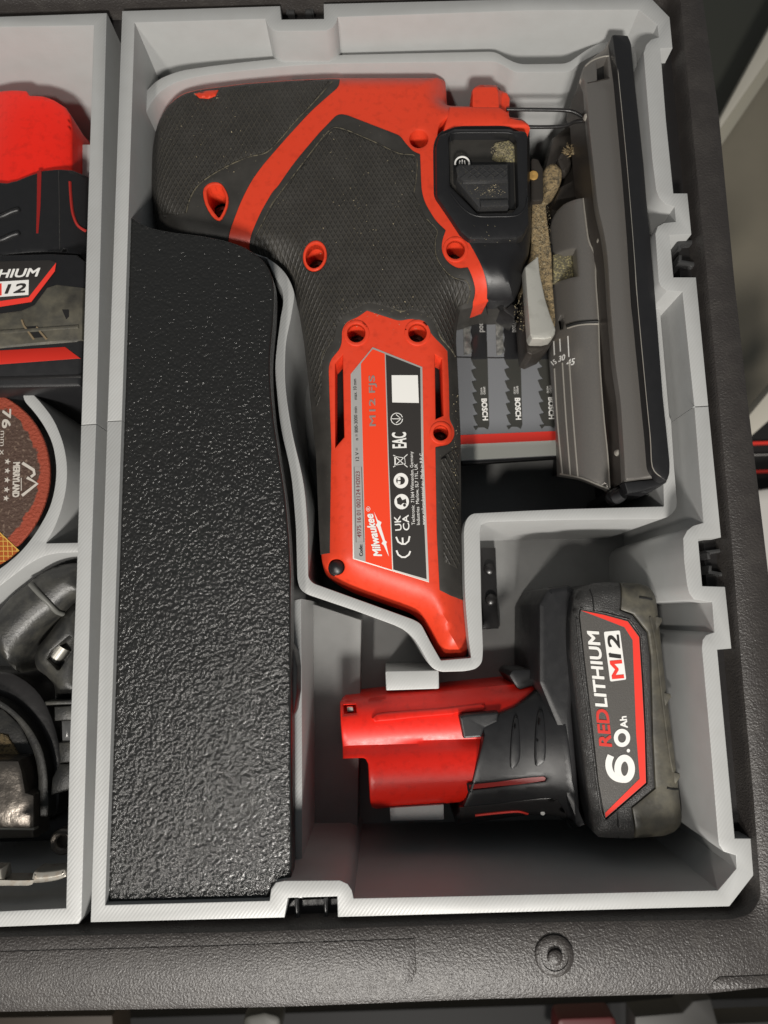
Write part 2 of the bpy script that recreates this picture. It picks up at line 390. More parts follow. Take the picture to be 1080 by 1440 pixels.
tag(slab('grey_bracket', [(893, 1430), (960, 1424), (975, 1408), (1000, 1405), (1010, 1440), (1100, 1436), (1100, 1500), (893, 1500)], -38, 2, flat('shaded_bracket', (.05, .048, .045, 1), .5, .2), bevel=.2), 'shaded grey metal bracket below the lower right corner of the case', 'bracket')  # grey darkened with painted shade as well
tag(slab('white_knob', [(340, 1430), (372, 1424), (396, 1430), (392, 1470), (345, 1470)], -30, 2, pale2, bevel=.3, r=.6), 'small pale knob peeping out below the bottom edge of the case', 'knob')
tag(slab('shaded_cloth', [(165, 1432), (1180, 1400), (1200, 1700), (165, 1700)], -45, 2, darkm, bevel=.2), 'cloth with shade painted in, lying under the bottom edge of the case', 'cloth')
# ------------------------------------------------------------------ the black case
case = thing('tool_case', 'black pebbled plastic tool case holding the grey printed trays', 'tool case', P(540, 700, -10))
out_c = [(-420, -160), (930, -190), (975, -120), (994, 0), (1015, 148), (1039, 400), (1057, 560), (1080, 750), (1124, 1120), (1140, 1300), (1110, 1392), (1000, 1404), (680, 1412), (400, 1423), (0, 1430), (-420, 1440)]
in_c = [(-400, 6), (300, -8), (948, -26), (955, 0), (972, 180), (996, 424), (1026, 750), (1042, 950), (1058, 1125), (1068, 1262), (1056, 1283), (1030, 1290), (680, 1296), (340, 1308), (0, 1315), (-400, 1328)]
patch('rim', XY(out_c, .3), CASE, case, h=.3, bevel=.32, zbot=-9.9, holes=[fillet(XY(in_c, .3), .5)])
patch('inner_floor', XY([(-380, -30), (980, -60), (1085, 1300), (-380, 1340)], -5), CASES, case, h=-9.3, thick=.4)
inner = offset(ccw(fillet(XY(in_c, .3), .5)), .0)
patch('inner_wall', offset(inner, -.06), CASES, case, h=-.75, thick=8.5, holes=[offset(inner, .42)])
slab('rim_panel', [(-380, 1348), (0, 1338), (300, 1330), (583, 1320), (586, 1366), (578, 1383), (560, 1388), (300, 1396), (0, 1404), (-380, 1412)], .33, .1, CASE, case, bevel=.03)
slab('rim_panel', [(1002, 1382), (1012, 1374), (1110, 1370), (1110, 1388), (1002, 1392)], .325, .2, CASE, case, bevel=.02)
st = lathe('rubber_stud', P(779, 1343, .3), [(.60, -.05), (.60, .06), (.56, .10), (.42, .12), (.40, .09), (.24, .10), (.22, .20), (.15, .24), (.001, .25)], CASE, case, 40)
def clip(a, b, wd, horizontal):
    """a forked rib on the inside wall of the case: two prongs and a web"""
    for p, q in (a, b):
        dx, dy = q[0] - p[0], q[1] - p[1]; L = math.hypot(dx, dy); nx, ny = -dy / L * wd, dx / L * wd
        slab('clip_prong', [(p[0] + nx, p[1] + ny), (q[0] + nx, q[1] + ny), (q[0] - nx, q[1] - ny), (p[0] - nx, p[1] - ny)], -.45, 5, BLKC, case, bevel=.06)
    if horizontal:
        for p, s in ((a[0], 1), (b[0], -1)):
            slab('clip_hook', [(p[0], p[1]), (p[0] + 5, p[1]), (p[0] + 6, p[1] + 9 * s), (p[0] + 1, p[1] + 9 * s)], -.42, 4, BLKC, case, bevel=.05)
    else:
        for p, s in ((a[0], 1), (b[0], -1)):
            slab('clip_hook', [(p[0], p[1]), (p[0] + 9 * s, p[1]), (p[0] + 9 * s, p[1] - 5), (p[0], p[1] - 5)], -.42, 4, BLKC, case, bevel=.05)
clip([(953, 341), (990, 338)], [(954, 367), (992, 373)], 3, True)
clip([(994, 777), (1034, 771)], [(996, 804), (1036, 811)], 3, True)
clip([(417, 1264), (419, 1312)], [(458, 1262), (459, 1312)], 3.2, False)
clip([(405, 18), (402, -30)], [(438, 17), (437, -30)], 3, False)
# ------------------------------------------------------------------ right tray
tr = thing('storage_tray', 'large light grey 3D printed tray holding the jigsaw and the loose battery', 'tray', P(560, 680, -8.4), group='grey 3D printed trays')
OUT = [(171.5, 15), (394, 8), (396, 27), (455.5, 26), (455, 5), (740, -2), (913, -6), (942, 24), (946, 67), (929, 68), (937, 170), (947.4, 271.5), (967, 271.5), (972.6, 329), (942, 330.7), (947.4, 389.6), (979, 389.6), (996.7, 570.5),
       (1014.4, 755.6), (982, 757.4), (988, 824), (1020, 825), (1029, 912), (1009, 913.7), (1033.7, 1179), (1056, 1179), (1060.4, 1230.7), (1026, 1275), (680, 1284.4), (475, 1290), (474, 1261), (405, 1263), (400, 1290.7), (127, 1297.4), (150, 592)]
INN = [(189.6, 32.2), (373, 26.7), (377, 36), (383.7, 42), (391, 44), (458, 43.3), (467, 39), (473, 32), (475, 24), (740, 15), (898.5, 14), (924.4, 35), (926.3, 52), (916, 55), (909, 62), (905, 74), (906.7, 96), (917, 222), (922.6, 266.7), (927, 278), (936, 287), (948.5, 291), (950.4, 311.5),
       (934, 313), (925, 318), (921.5, 328), (926.3, 396), (930, 403), (938, 409), (959.6, 410.5), (976.4, 572), (989, 735), (975, 739), (966, 746), (960.6, 757), (962, 789), (966, 822), (969, 834), (976, 843), (1001.5, 847), (1004.4, 889), (993, 893), (988, 900), (987, 912), (998.5, 1040),
       (1009.6, 1177), (1011, 1188), (1018, 1198), (1034.8, 1203), (1035.6, 1221.5), (1009.6, 1252), (680, 1259.5), (497.4, 1263.3), (495, 1252), (489, 1243), (478, 1238), (400, 1238.5), (388, 1241), (381, 1251), (379, 1266.7), (148, 1272.6), (171.2, 590)]
# split the printed wall at the seam between its two halves
inn_top = [q for q in INN if q[1] < 571]; inn_bot = [q for q in INN if q[1] > 571 and q != (171.2, 590)]
out_top = [q for q in OUT if q[1] < 570]; out_bot = [q for q in OUT if q[1] > 570.6 and q != (150, 592)]
A_ = [(150.6, 592)] + out_top + [(996.4, 570)] + [(976.2, 571.3)] + inn_top[::-1] + [(171.3, 590.9)]
B_ = [(171.25, 591.7)] + inn_bot[::-1] + [(976.3, 572.1)] + [(996.5, 570.9)] + out_bot + [(150.55, 592.8)]
patch('wall', XY(A_), GREY, tr, h=0, bevel=.035, zbot=-8.05)
patch('wall', XY(B_), GREY, tr, h=0, bevel=.035, zbot=-8.05)
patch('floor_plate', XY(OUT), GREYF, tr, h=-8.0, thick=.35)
PZ = -1.5
po = [(192, 140), (204, 129), (222, 111), (252, 99), (296, 92.6), (333, 88), (395, 81.5), (484, 76.7), (600, 74), (697, 72), (713, 82.5), (731, 90), (798, 89), (813, 78), (832, 65), (856, 55.6), (880, 55), (891, 61), (896, 76), (896, 100), (898.5, 160), (904, 230), (909, 285), (913, 325), (918, 400), (922, 418), (928.5, 436),
      (941.5, 586), (944, 590), (948, 652), (952.5, 706), (951, 716), (941, 727), (928, 730), (800, 731), (686, 734), (677, 738), (675, 748), (677, 850), (679.5, 915), (678, 932), (670, 940.5), (655, 944), (620, 945), (610, 941), (604, 935), (578, 888), (500, 859), (432, 836), (422, 829), (418, 816), (416, 742), (410, 665), (394, 602), (386, 517), (390, 480), (394.5, 446), (398, 428), (398, 416), (396, 405), (388, 392), (375, 363), (300, 345), (180, 330)]
pi_ = [(176, 318), (300, 334), (375, 362), (389, 371), (402, 384), (410, 399), (414.5, 413), (413, 425), (408.7, 450), (402, 480), (400, 535), (409, 602), (429, 683), (433, 750), (433.5, 812), (440, 820), (581, 871), (592, 877), (606, 904), (620, 928.6), (662.5, 925), (659, 900), (653.5, 840), (652, 745), (655, 731), (663, 722), (740, 718), (800, 715.5), (933.7, 712), (933, 686),
       (925, 560), (908, 430), (894, 300), (880, 120), (876, 72), (862, 66), (850, 71), (832, 79), (813, 90), (802, 101.5), (724, 102), (710, 93), (696, 86), (600, 87.5), (484, 89), (410, 92), (308, 103), (270, 109), (243, 117), (223, 130), (210, 148), (202, 168), (200, 190), (194, 310)]
pw = soft(XY(po, PZ) + XY(pi_, PZ))
patch('partition', pw, GREY, tr, h=PZ, bevel=.03, zbot=-8.04)
slab('partition', [(401, 846), (423.5, 842), (425, 1060), (425, 1232), (401, 1234)], -2.0, 6, GREY, tr, bevel=.03)
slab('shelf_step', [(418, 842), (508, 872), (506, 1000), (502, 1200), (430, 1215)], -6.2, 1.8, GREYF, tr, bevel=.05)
slab('seam_line', [(150, 592.3), (171, 591.2), (171, 591.6), (150, 592.7)], -.06, .3, SEAM, tr)
cr = slab('battery_cradle', [(542, 944), (617, 943), (617.5, 968.5), (543, 971)], -3.3, 4.6, GREY, tr, bevel=.03, r=.05)
slab('battery_cradle', [(547.8, 1136), (624, 1131), (624.5, 1153), (549, 1154.5)], -3.9, 3.6, GREY, tr, bevel=.03, r=.05)
slab('battery_cradle', [(547, 985), (610, 985), (610, 1110), (549, 1110)], -6.6, 1.4, GREYF, tr, bevel=.03, r=.05)
ck = slab('floor_clip', [(676, 770), (697, 770), (701.5, 884), (679, 885)], -7.6, .4, CASES, tr, bevel=.05)
for q in ((688, 800), (690, 843)): lathe('knob', P(q[0], q[1], -7.6), [(.26, 0), (.24, .2), (.15, .26), (.001, .27)], CASES, ck, 16)
# ------------------------------------------------------------------ left tray
tl = thing('storage_tray', 'light grey 3D printed tray at the left edge, cradling the cutting disc', 'tray', P(0, 680, -8.4), group='grey 3D printed trays')
lo_t = [(-400, 36), (0, 23), (150, 17.8), (141.5, 350), (135.3, 595.6)]; li_t = [(114, 597.2), (121.5, 350), (131.5, 36), (0, 38), (-380, 50)]
lo_b = [(135.2, 596.6), (128.5, 790), (121.8, 1040), (114.5, 1292), (110, 1299.5), (0, 1304), (-400, 1316)]; li_b = [(-380, 1293), (0, 1281.5), (92.6, 1277), (98, 1040), (107.5, 811), (113.8, 598)]
patch('wall', XY(lo_t + li_t), GREY, tl, h=0, bevel=.035, zbot=-8.05)
patch('wall', XY(lo_b + li_b), GREY, tl, h=0, bevel=.035, zbot=-8.05)
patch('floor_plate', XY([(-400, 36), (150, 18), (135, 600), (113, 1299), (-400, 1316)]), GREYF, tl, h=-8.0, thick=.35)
arc = [(37, 545.4), (54, 561.7), (75.8, 588.8), (90, 625), (95, 657), (93, 690), (85, 720.6), (76, 744), (64, 764), (112, 763), (112, 776.6), (77.6, 778), (58, 783), (36, 796), (0, 824), (-60, 872), (-130, 895), (-130, 810), (-60, 834), (3.6, 798), (32.5, 773), (54, 744), (70.4, 713.4), (77.6, 684.5), (79.5, 655.6), (74, 623), (61.4, 597.8), (47, 578), (32.5, 562.6), (32, 546)]
patch('partition', soft(XY(arc, -2.5)), GREY, tl, h=-2.5, bevel=.03, zbot=-8.04)
slab('partition', [(-300, 560), (130, 544), (128, 556), (-300, 572)], -5.2, 2.9, GREY, tl, bevel=.03)
slab('ledge', [(112, 203), (128, 203), (126, 250), (112, 245)], -3.4, 4.6, GREY, tl, bevel=.03)
# ------------------------------------------------------------------ black storage box with a textured lid
bx = thing('storage_box', 'black speckled lid of a long flat box along the left side of the tray', 'box', P(285, 800, -6))
lid = [(176, 300), (188, 308), (206, 318), (235, 325), (280, 330), (320, 338), (345, 347), (362, 358), (374, 370), (382, 385), (385, 405), (384, 440), (378, 500), (379, 540), (384, 590), (393, 650), (401, 700), (406, 760), (408.5, 811), (409, 960), (409.5, 1100), (410, 1225), (409, 1236), (393, 1239), (384, 1245), (379, 1255), (377, 1266), (149, 1271), (154.8, 1100), (161, 900), (166, 700), (172, 480)]
def lattice(cell, seed):
    rs = np.random.RandomState(seed); n = int(60 / cell); G_ = rs.rand(n, n)
    def f(a):
        x = (a[:, 0] + 25) / cell; y = (a[:, 1] + 25) / cell; i = np.floor(x).astype(int) % n; j = np.floor(y).astype(int) % n
        u = x - np.floor(x); v = y - np.floor(y); u = u * u * (3 - 2 * u); v = v * v * (3 - 2 * v); i1 = (i + 1) % n; j1 = (j + 1) % n
        return (G_[i, j] * (1 - u) + G_[i1, j] * u) * (1 - v) + (G_[i, j1] * (1 - u) + G_[i1, j1] * u) * v
    return f
l1, l2 = lattice(.056, 1), lattice(.10, 2)
def hlid(a):
    d = np.clip(dist(a, lid_w) / .14, 0, 1) if len(a) < 4000 else np.ones(len(a))
    return -.25 - .030 * (1 - l1(a)) ** 1.5 * d - .004 * (1 - l2(a)) * d
lid_w = ccw(clean(soft(XY(lid, -.25), .03)))
patch('lid', lid_w, LID, bx, h=hlid, thick=.30, bevel=.07, grid=.034, ang=180)
patch('box_body', offset(lid_w, .10), LIDS, bx, h=-.5, thick=5.2)
patch('lid_skirt', lid_w, LIDS, bx, h=-.58, thick=.55)
slab('finger_tab', [(409, 905), (414, 915), (418, 940), (418, 975), (414, 1002), (409, 1012), (404, 1012), (404, 905)], -.9, 1.2, LIDS, bx, bevel=.08)
dlat = lattice(.055, 5)
DH = lambda z0: (lambda a_: z0 + .045 * dlat(a_))
# ------------------------------------------------------------------ the jigsaw
js = thing('jigsaw', 'red and black cordless jigsaw lying on its side in the grey tray', 'jigsaw', P(560, 500, -7.6))
T_px = [(216.7, 308), (213, 268), (214, 212), (219, 179), (228, 158), (242, 141), (258, 131), (281, 125.5), (348, 117), (410, 112.5), (465, 110), (483, 109.5), (570, 109.5), (600, 109.5), (621, 109), (627, 113), (629.7, 148), (664.6, 149), (663.4, 124), (669, 119), (700.7, 119), (704, 127), (714, 129), (717.6, 138), (716, 164), (735, 166), (745, 174),
        (746, 270), (747, 326), (743, 362), (735, 376), (732, 405), (723, 423), (696, 424), (682, 424), (662, 431), (646, 434), (640, 469), (642, 502), (647, 609), (648, 720), (650, 790), (652, 850), (657, 890), (659, 916), (654, 926), (620, 925), (613, 915), (599, 884), (582, 864), (488, 831), (458, 810), (452, 790), (449, 740), (445, 640), (440, 590), (434, 530), (428, 480), (420, 430), (410, 400), (396, 382), (300, 372), (240, 350)]
T = ccw(soft(XY(T_px, -2.2), .10))
def hbody(a):
    d = np.where(inside(a, T), dist(a, T), 0.0); R = 1.25
    dr = .95 * (1 - np.minimum(d, R) / R) ** 2.3
    return -1.35 - dr
BX = lambda p: XYH(p, hbody)
SX = lambda p: soft(BX(p), .04)
holes = {'h1': Zc(170, 90, 4.5, [(545, 810), (560, 782), (595, 768), (635, 775), (655, 810), (665, 850), (660, 905), (628, 972), (610, 965), (580, 925), (555, 880)]),
         'h2': circ(443, 360.5, 12.8, 17.5, 20, .18), 'h3': circ(589, 195, 13, 12.5, 22), 'h4': circ(640.5, 351, 13, 13.5, 22), 'h5': circ(501, 468.5, 12.8, 13.2, 22), 'h6': circ(587, 468, 13, 13.2, 22), 'h7': circ(620, 608.5, 10.8, 11.2, 20), 'h8': circ(473, 797, 11.5, 11.5, 20)}
slots = {'s1': Zc(440, 440, 4.5, [(142, 320), (188, 268), (192, 500), (198, 785), (142, 850)]), 's2': Zc(440, 440, 4.5, [(772, 262), (815, 288), (826, 648), (778, 670)])}
hw = [smooth(BX(holes['h1']), 2), BX(holes['h2'])] + [BX(holes[k]) for k in ('h3', 'h4', 'h5', 'h6', 'h7', 'h8')] + [BX(slots[k]) for k in ('s1', 's2')]
# the gear housing takes its own place: cut it out of the shell a little smaller
gear_px = [(608, 208), (611, 195), (619, 184), (637, 177.5), (745, 179), (746, 270), (747.5, 326), (743, 362), (735, 374), (732, 404), (723, 423), (696, 424), (684, 421), (684, 402), (673, 367), (658, 340), (638, 313), (618, 291), (609, 278)]
gi = [(613, 210), (615, 197), (622, 188), (638, 182), (742, 183)]
shell_px = T_px[:27] + [(745, 181)] + gi[::-1] + [(614, 277), (623, 288), (643, 310), (663, 337), (678, 365), (687, 401), (687, 423)] + T_px[34:]
assert T_px[26] == (745, 174) and T_px[34] == (682, 424)
TS = ccw(soft(XY(shell_px, -2.2), .05))
patch('shell', TS, REDO, js, h=hbody, thick=1.3, taper=.12, bevel=.06, holes=hw, grid=.17, hole_thick=1.15)
patch('underside', offset(T, .22), RUB, js, h=-2.9, thick=4.6)
for k in ('h3', 'h4', 'h5', 'h6', 'h7', 'h8', 'h2', 'h1'):
    q = np.array(holes[k]).mean(0); c = P(q[0], q[1], -1.5)
    zc = float(hbody(np.array([[c.x, c.y]]))[0])
    sc = lathe('screw', (c.x, c.y, zc - (1.10 if k != 'h8' else .35)), [(.36, -.1), (.33, 0), (.27, .05), (.12, .06), (.10, 0), (.001, -.02)], STEELD if k != 'h8' else BLK, js, 16)
    if k == 'h8': lathe('cap', (c.x, c.y, zc - .12), [(.27, -.2), (.26, 0), (.18, .08), (.001, .11)], BLK, sc, 20)
for k in ('s1', 's2'): patch('vent_screen', offset(ccw(BX(slots[k])), -.05), VOID, js, h=-2.75, thick=.2)
TO = offset(T, -.03)
def snap(p):
    a = np.array(p, float); dd = dist(a, T); e0 = np.array(TO); e1 = np.roll(e0, -1, 0); out = []
    for q, d_ in zip(a, dd):
        if d_ > .11: out.append(tuple(q)); continue
        t = np.clip(((q - e0) * (e1 - e0)).sum(1) / np.maximum(((e1 - e0) ** 2).sum(1), 1e-9), 0, 1); pr = e0 + t[:, None] * (e1 - e0)
        out.append(tuple(pr[np.argmin(((pr - q) ** 2).sum(1))]))
    return clean(out)
# red rings round the two holes that pierce the grip
def ring(name, o_, i_, mat, off, th=.4, bev=.045): return patch(name, BX(o_), mat, js, h=hbody, off=off, thick=th, bevel=bev, holes=[BX(i_)], grid=.12)
h1o = Zc(170, 90, 4.5, [(520, 815), (535, 778), (565, 756), (600, 750), (638, 762), (668, 805), (682, 850), (676, 910), (640, 985), (612, 992), (575, 962), (535, 890)])
h2o = circ(443, 360.5, 16.8, 21.8, 24, .18)
ring('hole_ring', smooth(h1o, 2), smooth(holes['h1'], 2), REDO, .06)
ring('hole_ring', h2o, holes['h2'], REDO, .07)
boss = lambda k, r: ring('screw_boss', circ(*np.array(holes[k]).mean(0), r, r, 26), holes[k], REDO, .035, .2, .03)
boss('h4', 18); boss('h5', 18.5); boss('h6', 18.5); boss('h7', 16)
# rubber overmould, two pads with a plain border, and knurled fields inside the border
pad1 = [(217.5, 306), (214.5, 268), (215.6, 212), (220.5, 179), (229, 160), (244, 142.5), (260, 132.5), (281, 127), (348, 118.5), (410, 114), (466, 111.5), (478, 112), (477, 122), (456, 140), (437, 157), (403, 194), (370, 232), (354, 254), (339, 283), (325.6, 319), (321, 340), (321, 372), (300, 371), (241, 348)]
patch('rubber_pad', snap(dens(SX(pad1), .5)), RUB, js, h=hbody, off=.035, thick=1.6, bevel=.04, holes=[BX(smooth(h1o, 2))], grid=.17)
k1 = [(219, 300), (217, 268), (218, 212), (223, 180), (232, 162), (246, 145.5), (262, 136), (283, 130), (348, 121.5), (410, 117), (464, 114.5), (440, 145), (414, 172), (396, 194), (374, 214), (362, 218), (348, 221), (330, 228), (312, 237), (296, 246), (281, 258), (271, 269), (265.6, 281), (261, 301), (250, 304), (226, 303)]
patch('grip_field', SX(k1), KNURL, js, h=hbody, off=.075, thick=.08, bevel=.03, grid=.12)
dust_m = Mat('dust_line', (.12, .105, .07, 1), .85); dust_m.bump(dust_m.noise(20, 3), 1, .05); dust_m.mixc(dust_m.ramp(dust_m.noise(5, 5), .42, .62), (.03, .027, .022, 1)); DLINE = dust_m.m
def dline(p, r=.032, off=.05):
    q = BX(p); a = np.array(q); z = hbody(a) + off
    tube('dust_line', [(x, y, c) for (x, y), c in zip(q, z)], r * .8, DLINE, js, 6)
dline(smooth([(467, 116), (440, 146.5), (414, 173.5), (397, 194), (375, 215.5), (348, 222.5), (312, 239), (281, 260), (267.5, 281), (262.5, 300)], 4, False), .028)
frame_px = [(457, 795), (464, 777), (466, 628), (462, 509), (481, 489), (481, 464), (488, 452), (502, 447), (516, 437), (562, 452), (577, 448), (596, 452), (607, 472), (629, 494), (631, 535), (632, 591), (638.5, 602), (639, 613), (632, 626), (612, 629), (614, 750), (618, 830)]
pad2 = [(472, 163), (479, 160.5), (488, 162), (563, 191), (570, 201), (581, 213), (591, 217), (593, 268), (598, 286), (613, 311), (627, 324), (622, 338), (621, 353), (629, 369), (644, 378), (658, 376), (664, 389), (669, 409), (666, 424), (659, 431), (645, 435), (639, 469), (641, 502), (646, 609), (647, 720), (649, 790), (650.5, 846), (634, 838)] + frame_px[::-1][:-1] + [(464, 778), (454, 779), (450.5, 740), (446, 640), (441, 590), (435, 530), (429, 480), (421, 430), (411, 401), (397, 384), (354, 376), (350, 346), (354, 328), (366, 299), (383, 270), (390, 263), (414, 228), (448, 188)]
patch('rubber_pad', snap(dens(SX(pad2), .5)), RUB, js, h=hbody, off=.035, thick=1.6, bevel=.04, holes=[BX(h2o)], grid=.17)
k2 = [(470, 182), (490, 186.5), (526, 202), (561, 218.5), (583, 223), (584, 250), (581, 272), (600, 311), (613, 326), (610.5, 340), (612, 362), (622, 380), (637, 393), (654, 398), (659, 411), (655, 426), (643, 432), (637, 469), (639, 500), (633, 491), (618, 475), (609, 452), (596, 440), (577, 436), (564, 440), (540, 431), (518, 426), (505, 432), (488, 441), (474, 456), (469, 481), (455, 501), (451, 560), (445, 575), (437.5, 530), (431, 480), (423, 430), (413, 401), (399, 385), (357, 377), (357, 345), (362, 328), (371, 315), (384, 289), (411, 253), (446, 207)]
patch('grip_field', SX(k2), KNURL, js, h=hbody, off=.075, thick=.08, bevel=.03, holes=[BX(circ(443, 360.5, 18.5, 23.5, 24, .18))], grid=.12)
k3 = [(620, 645), (636, 634), (644, 630), (645.5, 720), (647, 790), (644, 800), (624, 790)]
patch('grip_field', SX(k3), KNURL, js, h=hbody, off=.070, thick=.08, bevel=.02, grid=.12)
dline(smooth([(361, 331), (370, 313), (383, 287.5), (410, 251.5), (445, 205.5), (458, 190), (470, 180.5), (490, 185), (526, 200.5), (561, 217), (584.5, 221), (585.5, 250), (582, 272)], 4, False), .026)
dline(smooth([(600, 309), (614.5, 325), (612, 340), (613.5, 361), (624, 379), (638, 391.5), (655.5, 396), (661, 411), (657, 427)], 4, False), .022)
dline(smooth([(640, 502), (634, 492), (619, 474), (610, 451), (596, 438.5), (577, 434.5), (564, 438.5), (540, 429.5), (518, 424.5), (504, 431), (487, 440), (473, 455), (467, 480), (454, 500), (449, 540)], 4, False), .032)
slab('rib', [(228, 301), (268, 301), (268, 305), (230, 305)], -1.62, .2, RUB, js, bevel=.04)
# small red plug at the top edge of the head
patch('red_plug', BX([(274, 134), (281, 140), (294, 141), (304, 137), (308, 129), (292, 130)]), REDO, js, h=hbody, off=.12, thick=.3, bevel=.04, grid=.1)
slab('nose_bridge', [(622, 186), (630, 160), (632, 149), (664, 149), (703, 150), (716, 158), (718, 165), (735, 168), (744, 174), (746, 178.5), (700, 178), (640, 178.5)], -1.30, .9, REDO, js, bevel=.10)
slab('hinge_block', [(664, 152), (664, 125), (669, 120.5), (699, 120.5), (702, 128), (703, 152)], -1.34, 1.2, REDO, js, bevel=.10, r=.06)
# black gear housing with a raised deck and a recess for the switch
G = SX(gear_px)
patch('gear_housing', G, BLK, js, h=hbody, off=.03, thick=1.6, taper=.3, bevel=.09, grid=.14, holes=[fillet(XY([(631, 190), (640, 185), (717, 185), (727, 192), (730, 289), (721, 299), (671, 300), (632, 261)], -1.3), .1)], hole_thick=.8)
zp = -1.08
deck = [(612, 205), (617, 188), (636, 181.5), (743, 182), (744, 270), (745, 312), (738, 328), (727, 335), (704, 337), (660, 337), (647, 326), (634, 306), (613, 275)]
rec = fillet(XY([(632, 191), (640, 187), (716, 187), (725, 193), (728, 288), (720, 297), (672, 298), (634, 260)], zp), .1)
patch('switch_deck', fillet(XY(deck, zp), .25), BLK, js, h=zp, thick=.9, bevel=.16, holes=[rec], hole_thick=.27, floor=True)
lip = smooth([(634, 272), (650, 292), (669, 303.5), (700, 304.5), (727, 303), (739, 292), (742, 278)], 4, False)
tube('deck_lip', [P(a, b, zp) for a, b in lip], .035, BLK, js, 8)
tube('deck_lip', [P(a, b, zp) for a, b in smooth([(633, 200), (634, 191), (640, 187), (676, 186.5), (716, 187), (724, 193), (728, 200)], 4, False)], .025, BLK, js, 8)
slab('switch_slot', [(637, 228), (722, 228), (724, 294), (672, 296), (638, 257)], zp - .34, .1, VOID, js)
SWM = Mat('switch_plastic', (.030, .030, .031, 1), .3); SWM.bump(SWM.noise(30, 2), .3, .012); SWM.mixc(SWM.ramp(SWM.noise(20, 4), .58, .80), (.10, .09, .06, 1)); SWM = SWM.m
patch('recess_floor', XY([(630, 189), (730, 186), (732, 300), (630, 300)], zp - .40), RUB, js, h=zp - .40, thick=.2)
sw = slab('speed_switch', [(640, 235), (645, 231), (715, 230), (716, 289), (673, 291), (643, 255)], zp + .10, .5, SWM, js, bevel=.07)
slab('switch_ridge', [(641, 236), (645, 232), (714, 231), (714.5, 253), (652, 254.5), (643, 248)], zp + .30, .4, SWM, sw, bevel=.06)
slab('switch_ridge', [(675, 281), (715, 280), (715.5, 289), (676, 290)], zp + .22, .3, SWM, sw, bevel=.05)
for i in range(6):
    x = 647 + i * 12
    tube('grip_line', [P(a, b, zp + .305) for a, b in ((x, 251), (min(x + 22, 713), 251 - 16 * min(1, (713 - x) / 22)))], .03, SWM, sw, 5)
for i in range(5):
    x = 650 + i * 13
    tube('grip_line', [P(a, b, zp + .305) for a, b in ((x, 234), (min(x + 20, 713), 234 + 16 * min(1, (713 - x) / 20)))], .03, SWM, sw, 5)
ic = tube('switch_symbol', [P(650 + 10 * math.cos(t), 229.5 - 9 * math.sin(t), zp - .02) for t in [math.pi * k / 14 for k in range(-1, 16)]], .035, WHITE, js, 6)
for dx in (-4, 0, 4): tube('switch_symbol', [P(650 + dx, 230.5, zp - .02), P(650 + dx * .8, 225 + abs(dx) * .3, zp - .02)], .025, WHITE, js, 5)
patch('sawdust_patch', fillet(XY([(694, 202), (716, 198), (724, 206), (724, 229), (702, 228), (690, 224), (698, 212)], zp - .38), .1), DUSTT, js, h=zp - .33, thick=.08, bevel=.03)
# recessed rating plate
lab = [(493, 526), (524, 488), (594, 516), (596, 640), (603.5, 819), (496, 786)]
zl = -1.335
plate = patch('rating_plate', XY(lab, zl), SILV, js, h=zl, thick=.06, bevel=.012)
def lp(pts, mat, dz=.006, nm='stripe'): return patch(nm, XY(pts, zl), mat, plate, h=zl + dz, thick=.004)
lp([(495, 526.5), (507.5, 511.5), (510, 653), (514, 790), (498, 785)], GREYP)
lp([(507.5, 511.5), (524, 491), (541, 497.5), (545.6, 651), (551.5, 801.5), (514, 790)], LRED)
lp([(542.5, 498.5), (591, 517.5), (592.5, 640), (600, 814.5), (553, 801), (547, 651)], BLACKP)
lp([(550.7, 527.8), (587.5, 527.8), (589, 566.7), (551.6, 566)], WHITE, .012, 'sticker')
tt = lambda nm, b, p0, p1, h_, m, **k: text(nm, b, p0, p1, h_, m, plate, z=zl + .012, **k)
tt('lettering', 'M12 FJS', (531, 599), (529.5, 528), 11.5, GINK, bold=.012)
tt('lettering', 'max. 10 mm', (502, 562), (501, 533), 5, INK)
tt('lettering', 'n = 800-3000 min', (504, 619), (502, 572), 5, INK)
tt('lettering', '12 V =', (505, 648), (504, 630), 5, INK)
ribbon('code_frame', [(498, 656.7), (508.4, 656.7), (511.8, 762), (500.8, 762.7)], .7, INK, plate, zl + .012, closed=True)
tt('lettering', '4975 16 01 002124 H2023', (508.3, 756), (505.8, 663), 6, CODE)
tt('lettering', 'Code:', (510.5, 782), (509.5, 766), 5, INK, bold=.01)
tt('lettering', 'Milwaukee', (537, 781.5), (524, 722), 11, WHITE, shear=.28, bold=.018)
tt('lettering', '®', (521, 719), (520.5, 712), 6, WHITE)
bolt = [(525.8, 719.5), (531, 731), (536.5, 734.5), (535, 739), (541.5, 760), (544, 762), (543, 765), (547, 783), (539.5, 766.5), (536.5, 764.5), (538.5, 761), (531, 742), (528.5, 738.5), (530.5, 735.5)]
lp(bolt, WHITE, .014, 'lightning_mark')
tt('lettering', 'CA', (576, 745.5), (574.5, 724), 9, WHITE, bold=.008); tt('lettering', 'UK', (565, 745.5), (563, 725), 9, WHITE, bold=.008)
def arcp(cx, cy, r, a0, a1, n=12): return [(cx + r * math.cos(math.radians(a0 + (a1 - a0) * k / n)), cy + r * math.sin(math.radians(a0 + (a1 - a0) * k / n))) for k in range(n + 1)]
ribbon('ce_mark', arcp(567.5, 773.5, 9, 0 - 5, 185, 14)[::1], 2.4, WHITE, plate, zl + .012) if False else None
ribbon('ce_mark', [(577.0, 773 + 2), (575, 780), (570, 783.5), (565, 783.5), (560, 780), (557.5, 774)], 2.4, WHITE, plate, zl + .012)
